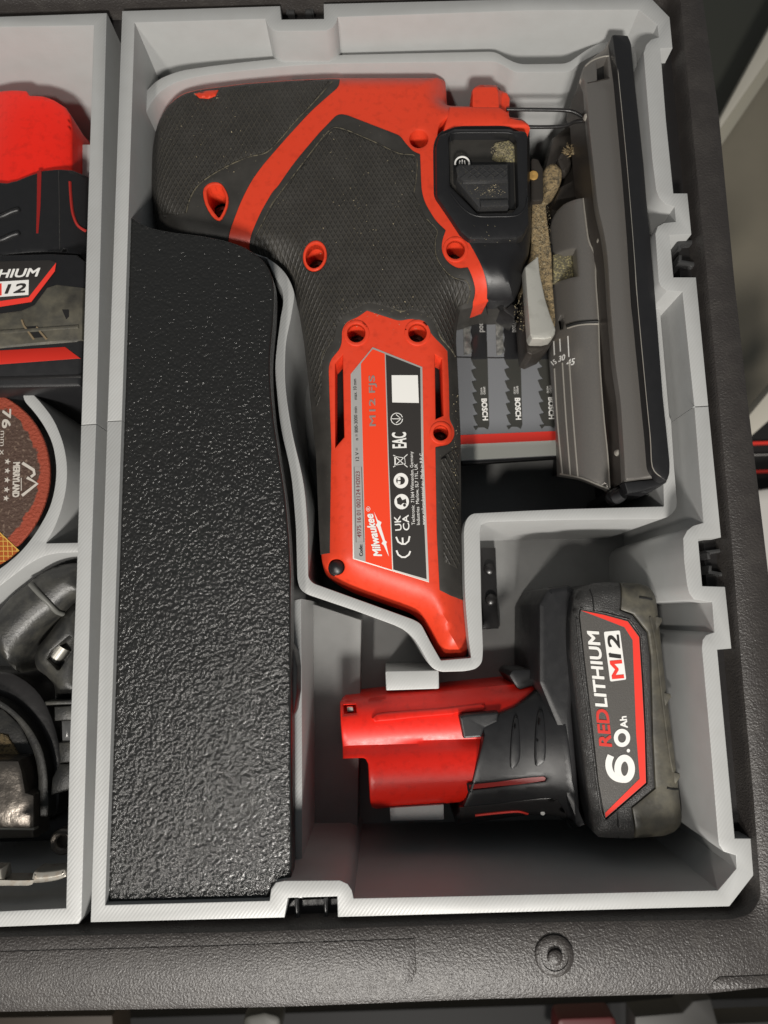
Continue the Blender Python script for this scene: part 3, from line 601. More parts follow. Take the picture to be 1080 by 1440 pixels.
ribbon('ce_mark', [(576.0, 754), (574.5, 761), (570, 765), (565, 765), (560, 762), (557.0, 755)], 2.4, WHITE, plate, zl + .012)
ribbon('ce_mark', [(566.5, 764.5), (566.0, 756)], 2.4, WHITE, plate, zl + .013)
def disc_mark(cx, cy, kind):
    lp(circ(cx, cy, 10.3, 10.8, 22), WHITE, .012, 'round_symbol')
    if kind == 'mask':
        lp(circ(cx - .5, cy, 6.3, 5.8, 16), BLACKP, .016, 'round_symbol'); lp([(cx - 5, cy - 4.5), (cx - 1, cy - 5.2), (cx - .6, cy - 1), (cx - 4.6, cy - .6)], WHITE, .019, 'round_symbol'); lp([(cx - 4.6, cy + .6), (cx - .6, cy + 1), (cx - 1, cy + 5.2), (cx - 5, cy + 4.5)], WHITE, .019, 'round_symbol')
    else:
        lp([(cx - 7, cy - 4), (cx - 2, cy - 7), (cx + 1, cy - 2), (cx + 6, cy - 4), (cx + 7, cy + 3), (cx + 2, cy + 2), (cx - 1, cy + 5), (cx - 6, cy + 3)], BLACKP, .016, 'round_symbol'); lp(circ(cx + 4, cy + 5, 2.2, 2.2, 12), BLACKP, .016, 'round_symbol')
disc_mark(563.8, 676, 'mask'); disc_mark(564.8, 705.5, 'book')
z12 = zl + .012
ribbon('bin_mark', [(553, 640), (573, 657)], 1.1, WHITE, plate, z12); ribbon('bin_mark', [(573, 639), (553, 657)], 1.1, WHITE, plate, z12)
ribbon('bin_mark', [(556, 642), (569, 644), (570, 652), (556.5, 654)], 1.1, WHITE, plate, z12, closed=True); ribbon('bin_mark', [(555, 640), (555.5, 656)], 1.3, WHITE, plate, z12)
tt('lettering', 'EAC', (571.6, 629.5), (570.8, 608), 20, WHITE, bold=.01)
ribbon('arrow_mark', arcp(558, 589, 8.2, 0, 345), 1.1, WHITE, plate, z12); ribbon('arrow_mark', [(551, 589), (564, 589)], 1.1, WHITE, plate, z12); ribbon('arrow_mark', [(557, 583), (564, 589), (557, 595)], 1.2, WHITE, plate, z12)
tt('lettering', 'Techtronic  71364 Winnenden, Germany', (583.5, 738), (580.5, 635), 4.6, WHITE); tt('lettering', 'Industries  Marlow, SL7 1YL, UK', (590.5, 738), (587, 652), 4.6, WHITE); tt('lettering', 'www.milwaukeetool.eu  Made in P.R.C.', (598, 738), (594.5, 636), 4.6, WHITE)
# spring wire guard at the nose
zw = -1.7
tube('wire_guard', [P(a, b, zw) for a, b in smooth([(712, 154), (750, 154.2), (793, 155), (808, 158), (822, 166)], 5, False)], .072, CASES, js, 8)
tube('wire_guard', [P(a, b, zw) for a, b in smooth([(738, 178.5), (770, 178.6), (795, 177), (808, 171.5), (822, 170)], 5, False)], .072, CASES, js, 8)
slab('hinge_boss', [(703, 127), (714, 129), (718, 137), (716, 163), (703, 163)], -1.75, 1.2, REDO, js, bevel=.12, r=.1)
# blade clamp, roller and support arm behind the nose
slab('clamp_plate', [(747, 222), (757, 224), (763.5, 237), (764.5, 282), (747, 283)], -2.5, .5, STEELD, js, bevel=.04, r=.12)
lathe('pivot_pin', P(750, 247, -2.48), [(.20, 0), (.18, .06), (.08, .07), (.001, .04)], flat('brass_pin', (.55, .33, .10, 1), .4, .3), js, 18)
slab('blade_clamp', [(760, 262), (765, 236), (778, 190), (800, 172), (834, 170), (834, 292), (790, 300), (772, 320), (764, 300)], -4.4, 3.0, STEELD, js, bevel=.25, r=.3)
slab('clamp_arm', [(788, 262), (832, 238), (832, 268), (812, 276), (780, 282)], -3.6, .8, STEELD, js, bevel=.12, r=.15)
patch('sawdust_patch', smooth(XY([(765, 238), (779, 227), (791, 238), (789, 256), (778, 266), (767, 270)], -3.2), 3), DUST, js, h=DH(-3.2), thick=.9, bevel=.2, grid=.05, ang=180)
slab('guide_roller', [(783, 224), (791, 211), (802, 214), (806, 228), (797, 243), (789, 240)], -3.7, 1.0, STEELD, js, bevel=.2, r=.15)
for i in range(30):
    a = random.uniform(0, 6.28); r0 = random.uniform(0, 4); c = (802 + r0 * math.cos(a), 211 + r0 * math.sin(a)); a += random.uniform(-.7, .7); L = random.uniform(4, 13)
    tube('wood_splinter', [P(c[0], c[1], -3.2), P(c[0] + L * .5 * math.cos(a), c[1] + L * .5 * math.sin(a), -3.0), P(c[0] + L * math.cos(a + .4), c[1] + L * .8 * math.sin(a + .4), -3.1)], [.045, .035, .01], DUST, js, 4)
patch('support_arm', XY([(749, 281), (767, 279), (772.5, 330), (776, 355), (778, 405), (781.5, 447), (781, 462), (770, 470), (742, 440), (735, 400), (747, 364)], -2.7), DUST, js, h=DH(-2.78), thick=1.0, bevel=.03, grid=.05, ang=180)
lv = slab('clamp_lever', [(738, 375), (741, 372), (753, 362), (757.5, 359), (760, 385), (767, 418), (774, 441), (782, 462), (781, 469), (776, 475), (766, 477.5), (748, 477), (745, 470), (742, 430)], -1.75, .55, CAST, js, bevel=.1, r=.1)
slab('lever_block', [(739, 380), (750, 376), (775, 450), (779, 478), (766, 492), (748, 500), (740, 496), (736, 440)], -2.5, 1.4, STEELD, js, bevel=.15, r=.1)
slab('blade_holder', [(694, 404), (708, 402), (709, 420), (730, 432), (724, 448), (712, 440), (700, 430), (690, 422)], -3.3, 1.2, CASES, js, bevel=.1)
slab('saw_blade', [(700, 404), (712, 404), (711, 425), (706, 437), (697, 428)], -3.0, .15, VOID, js)
# tilting base mount (part cylinder) and shoe
cyl_px = [(774, 318), (778, 304), (784, 295), (793, 286.5), (819, 278), (824, 300), (828, 330), (836.7, 358), (838, 397), (841, 450), (843, 510), (848, 580), (854, 640), (858, 689), (840, 681), (819, 672.5), (800, 669), (787, 667), (784.5, 600), (779, 540), (775, 495), (778, 450), (776, 400), (775, 355)]
C2 = XY(cyl_px, -2.9); Lx = np.array([P(774, 290, -2.9)[:2], P(786, 667, -2.9)[:2]]); Rx = np.array([P(826, 290, -2.9)[:2], P(857, 689, -2.9)[:2]])
def hcyl(a):
    t = (a[:, 1] - Lx[0, 1]) / (Lx[1, 1] - Lx[0, 1]); xl = Lx[0, 0] + t * (Lx[1, 0] - Lx[0, 0]); xr = Rx[0, 0] + t * (Rx[1, 0] - Rx[0, 0])
    u = np.clip((xr - a[:, 0]) / (xr - xl), -.2, 1.1); return -2.30 - 1.75 * np.maximum(u, 0) ** 2.4
CX = lambda p: XYH(p, hcyl)
win = CX([(778, 357.5), (795, 352), (810, 349.5), (813, 388), (795, 392), (778.5, 397)])
sl = CX([(786, 450), (789, 443), (793, 443), (794, 452), (792, 462), (788, 463)])
cyl = patch('tilt_mount', CX(cyl_px), ALLOY, js, h=hcyl, thick=.35, bevel=.05, grid=.13, holes=[win, sl], hole_thick=.5)
slab('window_block', [(778, 358), (806, 352), (807, 388), (778, 397)], -3.35, .4, DUSTT, js, bevel=.05)
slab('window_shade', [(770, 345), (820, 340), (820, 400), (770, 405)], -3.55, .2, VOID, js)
def on(p, h, off=0.0):
    q = np.array(XYH(p, h)); return [(x, y, c + off) for (x, y), c in zip(q, h(q))]
tube('mount_groove', on(smooth([(797, 458.5), (810, 454.5), (825, 452.6), (841.5, 452)], 4, False), hcyl, .0), .06, VOID, js, 8)
tube('mount_edge', on(smooth([(798, 461.5), (811, 457.8), (825, 456), (842, 455.5)], 4, False), hcyl, .015), .03, EDGE, js, 6)
for p in ([(780, 518), (784, 590), (791, 666)], [(791, 510), (796, 590), (802, 668)], [(800.5, 508), (806, 590), (812.6, 671)]): tube('mount_edge', on(smooth(p, 5, False), hcyl, .0), .035, EDGE, js, 6)
tube('mount_edge', on(smooth([(820, 279), (826, 328), (829, 342), (836.5, 360), (838, 397), (841.5, 450), (843.5, 510), (848.5, 580), (854.5, 640), (857.5, 686)], 4, False), hcyl, .0), .03, EDGE, js, 6)
tube('mount_edge', on(smooth([(788, 666.5), (800, 668.5), (819, 672.5), (840, 681), (857, 688)], 3, False), hcyl, .0), .035, EDGE, js, 6)
ti = lambda p0, p1: ribbon('scale_mark', [p0, ((p0[0] + p1[0]) / 2, (p0[1] + p1[1]) / 2), p1], 1.2, WHITE, js, h=hcyl, eps=.012)
ti((798.5, 472.5), (800, 502)); ti((787.3, 476), (788.3, 494)); ti((779, 479), (780, 499))
text('scale_number', '45', (796, 515.5), (807, 513), 9.5, WHITE, js, h=hcyl, eps=.02, bold=.01); text('scale_number', '30', (785.5, 509), (794, 506), 8.5, WHITE, js, h=hcyl, eps=.02, bold=.01); text('scale_number', '15', (778.5, 513.5), (783.5, 510), 8, WHITE, js, h=hcyl, eps=.02, bold=.01)
g = Mat('base_side_dark', (.075, .064, .056, 1), .4, .4); g.bump(g.noise(26, 2), .3, .015); BASEM = g.m  # sides of the base flange, darker than its top
flange = [(818, 106), (820, 94), (827, 85), (838, 76), (850, 68), (855, 58), (862, 49), (866, 54), (866.5, 82), (867, 132), (871, 178), (876, 230), (880, 286), (884.5, 360), (889, 430), (897, 500), (905, 560), (911, 634), (913, 656), (922, 672), (900, 674), (879, 677), (877, 640), (872, 560), (865, 517), (858, 430), (854, 360), (849, 326), (840, 291), (835, 241), (828, 178), (824, 119)]
shoe = patch('base_flange', soft(XY(flange, -.85), .05), ALLOY, js, h=-.85, thick=.30, bevel=.10, holes=[XY([(840, 86), (854, 79.5), (855.6, 109.5), (841, 112.5)], -.85)], hole_thick=.5, floor=False)
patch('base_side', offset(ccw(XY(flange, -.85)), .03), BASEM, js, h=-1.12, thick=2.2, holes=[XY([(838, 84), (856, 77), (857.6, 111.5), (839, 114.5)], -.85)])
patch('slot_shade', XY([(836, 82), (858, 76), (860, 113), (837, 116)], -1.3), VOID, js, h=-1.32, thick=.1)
tube('base_rib', [P(a, b, -.84) for a, b in smooth([(823, 93), (833, 85), (846, 80), (856, 78.5)], 4, False)], .03, EDGE, js, 6)
tube('base_rib', [P(a, b, -.85) for a, b in ((826, 117), (840, 114), (857, 109.5))], .02, STEELD, js, 6)
for q, z in (((819, 113), -1.1), ((824.5, 164), -1.1), ((843.5, 337), -1.6), ((868.5, 636), -1.5)): lathe('rivet', P(q[0] + 1, q[1], z), [(.13, -.1), (.12, .04), (.07, .10), (.001, .11)], EDGE, js, 14)
over = [(861, 49), (866, 48), (883, 49.5), (888, 60), (891, 95), (898, 160), (905.5, 230), (910, 285), (914, 325), (921, 406), (923, 430), (933, 560), (938, 606), (942.6, 652), (942, 668), (937, 676), (930, 673), (917, 659), (913.6, 615.6), (908, 560), (896, 430), (891, 360), (886, 295), (880, 224), (874, 160), (868.5, 104)]
ov = patch('shoe_cover', soft(XY(over, -.35), .03), CASES if False else BLK, js, h=-.35, thick=6.6, bevel=.05)
tube('cover_edge', [P(a, b, -.37) for a, b in smooth([(865.5, 52), (869.5, 104), (875, 160), (881, 224), (887, 295), (892, 360), (897, 430), (909, 560), (914.5, 616), (917.5, 657), (930, 671)], 4, False)], .018, EDGE, js, 6)
slab('shoe_plate', [(880, 677), (925, 671), (941, 668), (938, 678), (929, 684), (911, 694), (893, 692), (876, 690)], -1.3, 4.8, BLK, js, bevel=.08)
slab('shoe_cover_end', [(878, 678), (930, 673), (941, 671), (936, 679), (929, 683), (905, 690), (882, 694)], -.9, .5, BLK, js, bevel=.06)
tube('guide_screw', [P(862, 699, -1.9), P(868, 699, -1.5), P(876, 694, -1.3)], [.26, .26, .22], BLK, js, 12)
lathe('guide_knob', P(868, 697, -1.7), [(.30, -.5), (.30, .1), (.22, .18), (.001, .18)], CASES, js, 16)
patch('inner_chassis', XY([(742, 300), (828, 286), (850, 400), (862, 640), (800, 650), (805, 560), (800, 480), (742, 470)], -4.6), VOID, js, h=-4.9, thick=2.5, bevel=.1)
# loose sawdust crumbs clinging to the tool and the tray
def crumbs(name, spots, mat, seed=3, parent=None):
    random.seed(seed); V = []; FC = []
    for (cx, cy, rx, ry, z, n, hf) in spots:
        for _ in range(n):
            r = random.random() ** .7; a = random.uniform(0, 6.283); p = P(cx + rx * r * math.cos(a), cy + ry * r * math.sin(a), z)
            zz = float(hf(np.array([[p.x, p.y]]))[0]) + .08 if hf else z
            s = random.uniform(.008, .026); b = len(V)
            for k in range(4): V.append((p.x + random.uniform(-s, s) * 1.4, p.y + random.uniform(-s, s) * 1.4, zz + random.uniform(0, s)))
            FC += [(b, b + 1, b + 2), (b, b + 2, b + 3), (b, b + 3, b + 1), (b + 1, b + 3, b + 2)]
    me = bpy.data.meshes.new(name); me.from_pydata(V, [], FC); me.materials.append(mat); o = bpy.data.objects.new(name, me); COL.objects.link(o); o['kind'] = 'stuff'; return o
cb = crumbs('sawdust', [(707, 213, 17, 14, zp - .32, 420, None), (690, 268, 22, 9, zp + .11, 90, None), (762, 330, 12, 60, -2.68, 420, None), (735, 440, 12, 30, -2.6, 120, None), (300, 200, 75, 70, -1.6, 70, hbody), (500, 290, 110, 110, -1.4, 90, hbody), (540, 440, 90, 30, -1.4, 70, hbody), (622, 250, 10, 60, -1.4, 16, hbody), (690, 330, 40, 20, zp, 14, None), (640, 640, 6, 120, -2, 60, hbody)], CRUMB)
cb['label'] = 'pale sawdust crumbs clinging to the jigsaw switch and rubber grip'; cb['category'] = 'sawdust'
# ------------------------------------------------------------------ pack of jigsaw blades lying under the tool
bp = thing('blade_pack', 'flat wallet of saw blades with a red and white foot, under the jigsaw nose', 'blade pack', P(715, 540, -5.3))
zb = -4.9
slab('card', [(634, 330), (786, 326), (786, 641), (649, 648.5), (640, 500)], zb, .12, flat('wallet_grey', (.17, .175, .185, 1), .25), bp, bevel=.02)
slab('edge_strip', [(649, 648), (786, 640), (787, 644), (650, 653)], zb - .06, .3, CASES, bp, bevel=.03)
slab('red_band', [(646, 612), (786, 606), (786, 619), (646.6, 625)], zb + .01, .015, STRIPE, bp)
slab('white_band', [(646.6, 625), (786, 619), (786, 640), (648.5, 647.5)], zb + .012, .018, flat('band_white', (.62, .63, .58, 1), .4), bp)
g = Mat('blade_steel', (.36, .355, .33, 1), .38, .5); g.mixc(g.ramp(g.noise(4, 4), .35, .6), (.14, .14, .135, 1)); g.bump(g.noise(9, 3), .4, .03); BST = g.m
for i in range(3):
    x = 649.5 + 46 * i
    slab('blade', [(x, 400), (x + 12, 400), (x + 11, 440), (x + 12.5, 485), (x + 14, 495), (x + 9, 498), (x + 3, 499)], zb + .06, .06, BST, bp, bevel=.02)
    pk = slab('blade_sleeve', [(x + 10, 396)] + [(x + 10 + (2 if k % 2 else 0) + k * .3, 400 + 8.3 * k) for k in range(13)] + [(x + 14, 505), (x + 35.5, 504.5), (x + 34, 396)], zb + .09, .05, flat('sleeve_black_%d' % i, (.016, .016, .017, 1), .22), bp, bevel=.02)
    text('lettering', 'Wood', (x + 24, 443 if i == 0 else 450), (x + 25, 467), 8, GREYP, pk, z=zb + .095, bold=.01)
    bx0 = 661 + 46.5 * i; dy = -1.0 * i
    pts = [(bx0, 480 + dy)]
    ys = [480, 503, 531, 547, 561.5, 577, 590, 604]
    pts = [(bx0 + 3, 480 + dy)]
    yy = [(3, 482), (9, 494), (10, 497), (1, 490), (5, 506), (9, 513), (10, 516), (1, 508), (6, 524), (11, 531), (1, 524 + 0), (6, 540), (11, 547), (2, 540), (7, 555), (12, 562), (2, 556), (8, 572), (12, 577), (3, 572), (8, 588), (10, 590), (5, 590), (9, 603)]
    teeth = []
    for k, y0 in enumerate((482, 500, 517, 533, 549, 565, 581)):
        teeth += [(bx0 + .5 + k * .7, y0 + dy + 4), (bx0 + 4 + k * .7, y0 + dy + 13), (bx0 + 9 + k * .5, y0 + dy + 18)]
    blade = [(bx0 + 2, 481 + dy)] + teeth + [(bx0 + 5, 600 + dy), (bx0 + 8, 605 + dy), (bx0 + 12, 601 + dy), (bx0 + 20, 601 + dy), (bx0 + 25, 604 + dy), (bx0 + 27, 598 + dy), (bx0 + 24, 480 + dy)]
    b = slab('blade', blade, zb + .035, .05, flat('blade_print_%d' % i, (.045, .045, .04, 1), .3), bp)
    text('lettering', 'BOSCH', (bx0 + 16 + .5 * i, 561 + dy), (bx0 + 18, 591 + dy), 7.5, WHITE, b, z=zb + .04, bold=.02)
    text('lettering', 'WOOD', (bx0 + 14.5, 545 + dy), (bx0 + 15, 555 + dy), 2.8, WHITE, b, z=zb + .04); text('lettering', 'SPEED', (bx0 + 18.5, 544 + dy), (bx0 + 19, 555 + dy), 2.8, WHITE, b, z=zb + .04)
tube('fold_line', [P(a, b_, zb + .02) for a, b_ in ((641, 502.5), (700, 503.5), (784, 501))], .02, VOID, bp, 5)
# ------------------------------------------------------------------ loose battery in the lower right compartment
bt = thing('battery', 'battery with 6.0 Ah on its dark label, lying in the lower right compartment', 'battery', P(780, 1040, -7.8), group='red and black batteries')
zt = -2.0
Bp = [(806, 838), (812, 828), (835, 818), (862, 817.5), (900, 819), (915, 824), (924, 838), (926, 850), (936, 944), (947, 1031), (954, 1089), (961, 1149), (959, 1162), (950, 1172), (935, 1177.5), (891, 1180.5), (842, 1178.5), (834, 1172), (832, 1160), (822, 1091), (809, 985), (801, 920), (801, 870)]
Bw = ccw(soft(XY(Bp, -2.3)))
def hbat(a):
    d = np.where(inside(a, Bw), dist(a, Bw), 0.0); R = .55; return zt - .34 * (1 - np.minimum(d, R) / R) ** 2.2
QX = lambda p: XYH(p, hbat)
cap = [(872, 819), (900, 820.5), (914, 825), (922.5, 838), (925, 851), (935, 944), (946, 1031), (953, 1089), (960, 1149), (957.5, 1162), (949, 1171), (935, 1176.5), (892, 1179.5), (889, 1136), (922, 1109), (918, 1031), (915.5, 924), (911, 889), (891, 864), (873, 858)]
body = [(807, 838), (813, 829), (835, 819.5), (870, 819), (871.5, 858), (889, 865), (909, 890), (913.5, 924), (916, 1031), (920, 1108), (887.5, 1135), (890.5, 1179.5), (842, 1177.5), (835, 1171), (833, 1160), (823, 1091), (810, 985), (802, 920), (802, 870)]
patch('case_half', offset(Bw, .02), BLK, bt, h=hbat, off=-.10, thick=5.3, bevel=.05, grid=.25)
lr = [(815.5, 866), (817, 857.5), (850, 864), (883, 873), (899, 895), (903, 960), (906.7, 1031), (908.5, 1101), (851, 1151), (842, 1101), (834, 1026), (823, 933)]
patch('case_face', QX(body), GRAIN, bt, h=hbat, off=.02, thick=.25, bevel=.04, grid=.18, holes=[offset(ccw(QX(lr)), -.035)])
patch('end_cap', QX(cap), SMOKE, bt, h=hbat, off=-.01, thick=4.2, bevel=.09, grid=.18)
# ribs and notches along the far edge of the cap
for y, s in ((868, 1), (975, 1), (1087, 1)):
    xx = 926 + (y - 850) * .115
    slab('cap_notch', [(xx - 9, y - 2), (xx + 3, y + 1), (xx + 4, y + 6), (xx - 4, y + 18), (xx - 8, y + 14)], zt - .12, .8, SMOKE, bt, bevel=.05)
tube('cap_rib', on([(899, 840), (908, 841), (917, 843)], hbat, .0), .035, VOID, bt, 6); tube('cap_rib', on([(938, 1108), (947, 1110), (954, 1110)], hbat, .0), .035, VOID, bt, 6)
tube('cap_rib', on(smooth([(914, 868), (922, 905), (930, 975), (941, 1060), (946, 1085)], 4, False), hbat, .0), .04, SMOKE, bt, 6)
tube('body_seam', on([(835, 860), (833, 840), (829, 829)], hbat, .03), .028, VOID, bt, 6); tube('body_seam', on([(868, 1140), (869, 1160), (869.5, 1178)], hbat, .03), .028, VOID, bt, 6)
slab('top_gap', [(812, 829), (835, 824), (838, 842), (815, 843)], zt - .02, .3, VOID, bt) if False else None
tube('label_lip', on(smooth([(811, 870), (813, 900), (820, 960), (831, 1035), (839, 1101), (845, 1140), (851, 1153)], 4, False), hbat, .035), .04, GRAIN, bt, 8)
tube('label_lip', on([(816, 855.5), (850, 862), (884, 871), (901, 894), (905.5, 960), (909, 1031), (911, 1102), (853, 1153)], hbat, .03), .035, GRAIN, bt, 8)
zr = zt + .0
lb = patch('label', XY(lr, zr), CHAR, bt, h=zr, thick=.1)
patch('red_border', XY([(817, 858.5), (850, 865), (882.5, 874), (898.5, 896), (902.5, 960), (906.2, 1031), (908, 1100.5), (851.5, 1149.5), (851, 1143), (899.5, 1095), (894.5, 1031), (889.5, 900), (878, 882), (850, 871)], zr), STRIPE, lb, h=zr + .01, thick=.006)
tb = lambda b, p0, p1, h_, m, **k: text('lettering', b, p0, p1, h_, m, lb, z=zr + .012, **k)
tb('RED', (860, 1049.5), (854.5, 997), 16, flat('word_red', (.60, .04, .03, 1), .4), shear=.12, bold=.018)
tb('LITHIUM', (854, 993.5), (841.5, 886.5), 15.5, WHITE, shear=.12, bold=.018)
patch('white_panel', fillet(XY([(849, 888.5), (871.5, 886.5), (880.5, 955.5), (858, 958.5)], zr), .06), WHITE, lb, h=zr + .01, thick=.006)
tb('M', (877, 953), (873.7, 928.5), 15.5, STRIPE, bold=.02); tb('12', (873, 925.5), (869.7, 893), 15.5, BLACKP, shear=.1, bold=.018)
ribbon('lettering', circ(878.3, 1081, 9.8, 15.0, 36), 9.0, WHITE, lb, zr + .012, closed=True)
ribbon('lettering', smooth([(859, 1062.5), (856.2, 1071), (856.4, 1080), (860, 1088.5), (867, 1094), (877, 1096.2)], 5, False), 9.0, WHITE, lb, zr + .014)
ribbon('lettering', circ(874.6, 1037.6, 8.6, 9.8, 30), 5.6, WHITE, lb, zr + .012, closed=True)
ribbon('lettering', [(856.8, 919), (860.5, 923.5)], 3.4, BLACKP, lb, zr + .02)
patch('lettering', XY(circ(883.5, 1055.5, 2.4, 2.6, 12), zr), WHITE, lb, h=zr + .012, thick=.004)
tb('Ah', (882.5, 1023), (880.5, 1007), 9, WHITE, bold=.02)
# red neck: two cells side by side with a lower third one behind them
zn = -3.9
a0 = P(480, 1094, zn); a1 = P(660, 1082, zn); b0 = P(480, 1031, zn); b1 = P(700, 1016, zn)
def axd(a, p, q):
    d = np.array([q.x - p.x, q.y - p.y]); d /= np.linalg.norm(d); r = a - np.array([p.x, p.y]); return np.abs(r[:, 0] * d[1] - r[:, 1] * d[0])
def hneck(a):
    d1 = axd(a, a0, a1); d2 = axd(a, b0, b1)
    c1 = -3.35 - 1.25 * (1 - np.sqrt(np.clip(1 - (d1 / 1.32) ** 2, 0.0, 1))); c2 = -3.80 - 1.25 * (1 - np.sqrt(np.clip(1 - (d2 / 1.30) ** 2, 0, 1)))
    k = .05; m = np.maximum(c1, c2); return m + k * np.log(np.exp((c1 - m) / k) + np.exp((c2 - m) / k)) * .6
neck = [(478, 988), (483, 984), (544, 977), (618, 972), (724, 961.5), (731, 969), (758, 960), (763, 964), (740, 985), (727, 1010), (700, 1050), (675, 1090), (655, 1128), (600, 1133), (530, 1138.5), (523, 1136), (520.5, 1130), (517.5, 1075), (514, 1068), (510, 1066.5), (482, 1067.5), (480.5, 1040)]
contact = [(483, 992), (500, 991), (501, 1003), (484, 1004.5)]
patch('neck', XYH(neck, hneck), REDG, bt, h=hneck, thick=3.3, bevel=.09, grid=.14, holes=[XYH(contact, hneck)], hole_thick=.35, floor=True)
patch('contact', XYH([(487, 993.5), (496, 993), (497, 1001), (488, 1002)], hneck), CHROME, bt, h=hneck, off=-.14, thick=.2, bevel=.05)
patch('neck_rail', XYH(smooth([(529, 1004), (560, 1000.5), (620, 996), (676, 989.5), (680, 991), (679.5, 998), (640, 1002.5), (637, 1004), (580, 1009), (527, 1014.5)], 2), hneck), REDG, bt, h=hneck, off=.10, thick=.3, bevel=.05, grid=.12)
# black collar wrapping the neck
col = [(681, 1034), (679, 1022), (684, 1013), (697, 1006), (722, 996), (742, 982), (763, 965), (766, 950), (776, 946), (786, 975), (795, 1010), (801, 1050), (806, 1098), (814, 1140), (812, 1160), (790, 1150), (754, 1146), (700, 1153), (672, 1157), (650, 1161.5), (641, 1158), (640, 1150), (652, 1133), (662, 1108), (670, 1075)]
def hcol(a):
    t = np.clip((a[:, 0] - P(700, 1050, -3).x) / 3.2, 0, 1); d1 = axd(a, P(640, 1075, -3.1), P(800, 1060, -3.1))
    return -3.12 + .85 * t ** 2.2 - 1.5 * (1 - np.sqrt(np.clip(1 - (d1 / 2.55) ** 2, 0, 1))) - .1
cs = XYH([(660, 1104.5), (700, 1100.5), (765, 1093), (768, 1095), (767, 1098.5), (700, 1106.5), (661, 1111)], hcol)
patch('collar', XYH(col, hcol), BLK, bt, h=hcol, thick=3.4, bevel=.09, grid=.14, holes=[cs], hole_thick=.1)
patch('slot_fill', offset(ccw(cs), -.03), flat('slot_red', (.30, .012, .008, 1), .35), bt, h=hcol, off=-.09, thick=.1)
slab('latch', [(646, 1008), (655, 1005), (702, 1001), (700, 1015), (682, 1024), (677, 1037), (652, 1039)], -3.35, .6, BLK, bt, bevel=.1, r=.05)
patch('collar_tab', XY([(716, 950), (719, 944), (723, 942), (765, 941), (770, 950), (764, 962), (745, 966), (731, 970), (726, 966)], -4.4), BLK, bt, h=-4.4, thick=2.5, bevel=.08)
for q in ([(718, 1040), (722, 1010), (728, 1008), (731, 1040), (731, 1066), (725, 1078), (717, 1078)], [(752, 1032), (756, 1002), (763, 1000), (767, 1035), (767, 1064), (763, 1073), (752, 1075)]):
    patch('grip_rib', XYH(smooth(q, 3), hcol), BLK, bt, h=hcol, off=.10, thick=.25, bevel=.08, grid=.12)
patch('lower_cheek', XYH([(646, 1135), (700, 1130), (770, 1122), (784, 1124), (794, 1140), (800, 1160), (808, 1168), (785, 1148), (740, 1146), (700, 1152), (646, 1158)], hcol), CASES, bt, h=hcol, off=.03, thick=.2, bevel=.03, grid=.15)
tube('red_mark', on(smooth([(668, 1146), (700, 1142.5), (728, 1140.5), (742, 1144)], 3, False), hcol, .05), .05, STRIPE, bt, 6)
lathe('white_dot', on([(763, 1143)], hcol, .03)[0], [(.09, 0), (.07, .04), (.001, .05)], WHITE, bt, 12)
slab('case_foot', [(757, 850), (770, 826), (800, 822), (812, 830), (806, 1000), (820, 1160), (815, 1168), (795, 1120), (790, 1040), (757, 960)], -2.9, 4.6, BLK, bt, bevel=.25, r=.2)
# ------------------------------------------------------------------ battery in the left tray
b2 = thing('battery', 'dusty battery with its red neck pointing up, in the tray at the left edge', 'battery', P(20, 350, -7.8), group='red and black batteries')
za = -1.6
n0 = P(56, 200, -2.0); 
def hn2(a):
    x = a[:, 0]; c = P(30, 200, -1.9).x; d = np.abs(x - c); return -1.9 - 1.9 * (1 - np.sqrt(np.clip(1 - (d / 2.6) ** 2, 0, 1)))
nk = [(-150, 130), (0, 127.6), (37, 127), (41, 133.5), (61, 134.5), (76, 140), (91.7, 150), (99, 161), (101.5, 180), (101.8, 240), (79, 242), (61, 245), (50, 250), (23, 262), (9, 270), (-150, 275)]
patch('neck', XYH(nk, hn2), REDG, b2, h=hn2, thick=3, bevel=.08, grid=.16)
patch('neck_flange', XY([(90, 150), (101, 170), (124, 197), (123, 250), (90, 252)], -5.0), REDG, b2, h=-5.0, thick=2, bevel=.1)
def hc2(a):
    x = a[:, 0]; c = P(20, 300, -1.7).x; d = np.abs(x - c); return -1.72 - 1.7 * (1 - np.sqrt(np.clip(1 - (d / 3.1) ** 2, 0, 1)))
cl2 = [(-150, 262), (9, 257), (23, 253.5), (50, 243), (61, 239.5), (79.4, 237.5), (101, 238.5), (122, 247), (121.5, 310), (121.5, 352), (112, 358), (0, 360), (-150, 362)]
s2 = XYH([(52.5, 240.5), (58.5, 239.5), (57, 290), (54, 328), (51, 328), (52, 290)], hc2)
patch('collar', XYH(cl2, hc2), BLK, b2, h=hc2, thick=4.5, bevel=.07, grid=.16)
patch('slot', s2, flat('slot_red_dark', (.25, .012, .01, 1), .4), b2, h=hc2, off=.012, thick=.1)
tube('red_mark', on(smooth([(98.5, 256), (99.5, 275), (102, 298), (107.5, 314), (114, 321), (121, 325)], 4, False), hc2, .01), .06, flat('mark_red', (.32, .02, .015, 1), .4), b2, 6)
for y in (300, 333): tube('grip_rib', on(smooth([(-30, y + 12), (0, y + 6), (16, y - 1), (29, y - 5)], 4, False), hc2, .03), [.09] * 12 + [.03], BLK, b2, 8)
tube('side_seam', on([(82.5, 240), (83.5, 290), (84, 352)], hc2, .0), .02, GRAIN, b2, 6)
bb = [(-150, 362), (0, 357), (70, 355), (107, 356.5), (119, 366), (117, 470), (114, 544), (0, 546), (-150, 550)]
patch('case_body', XY(bb, za), BLK, b2, h=za, thick=5.4, bevel=.16)
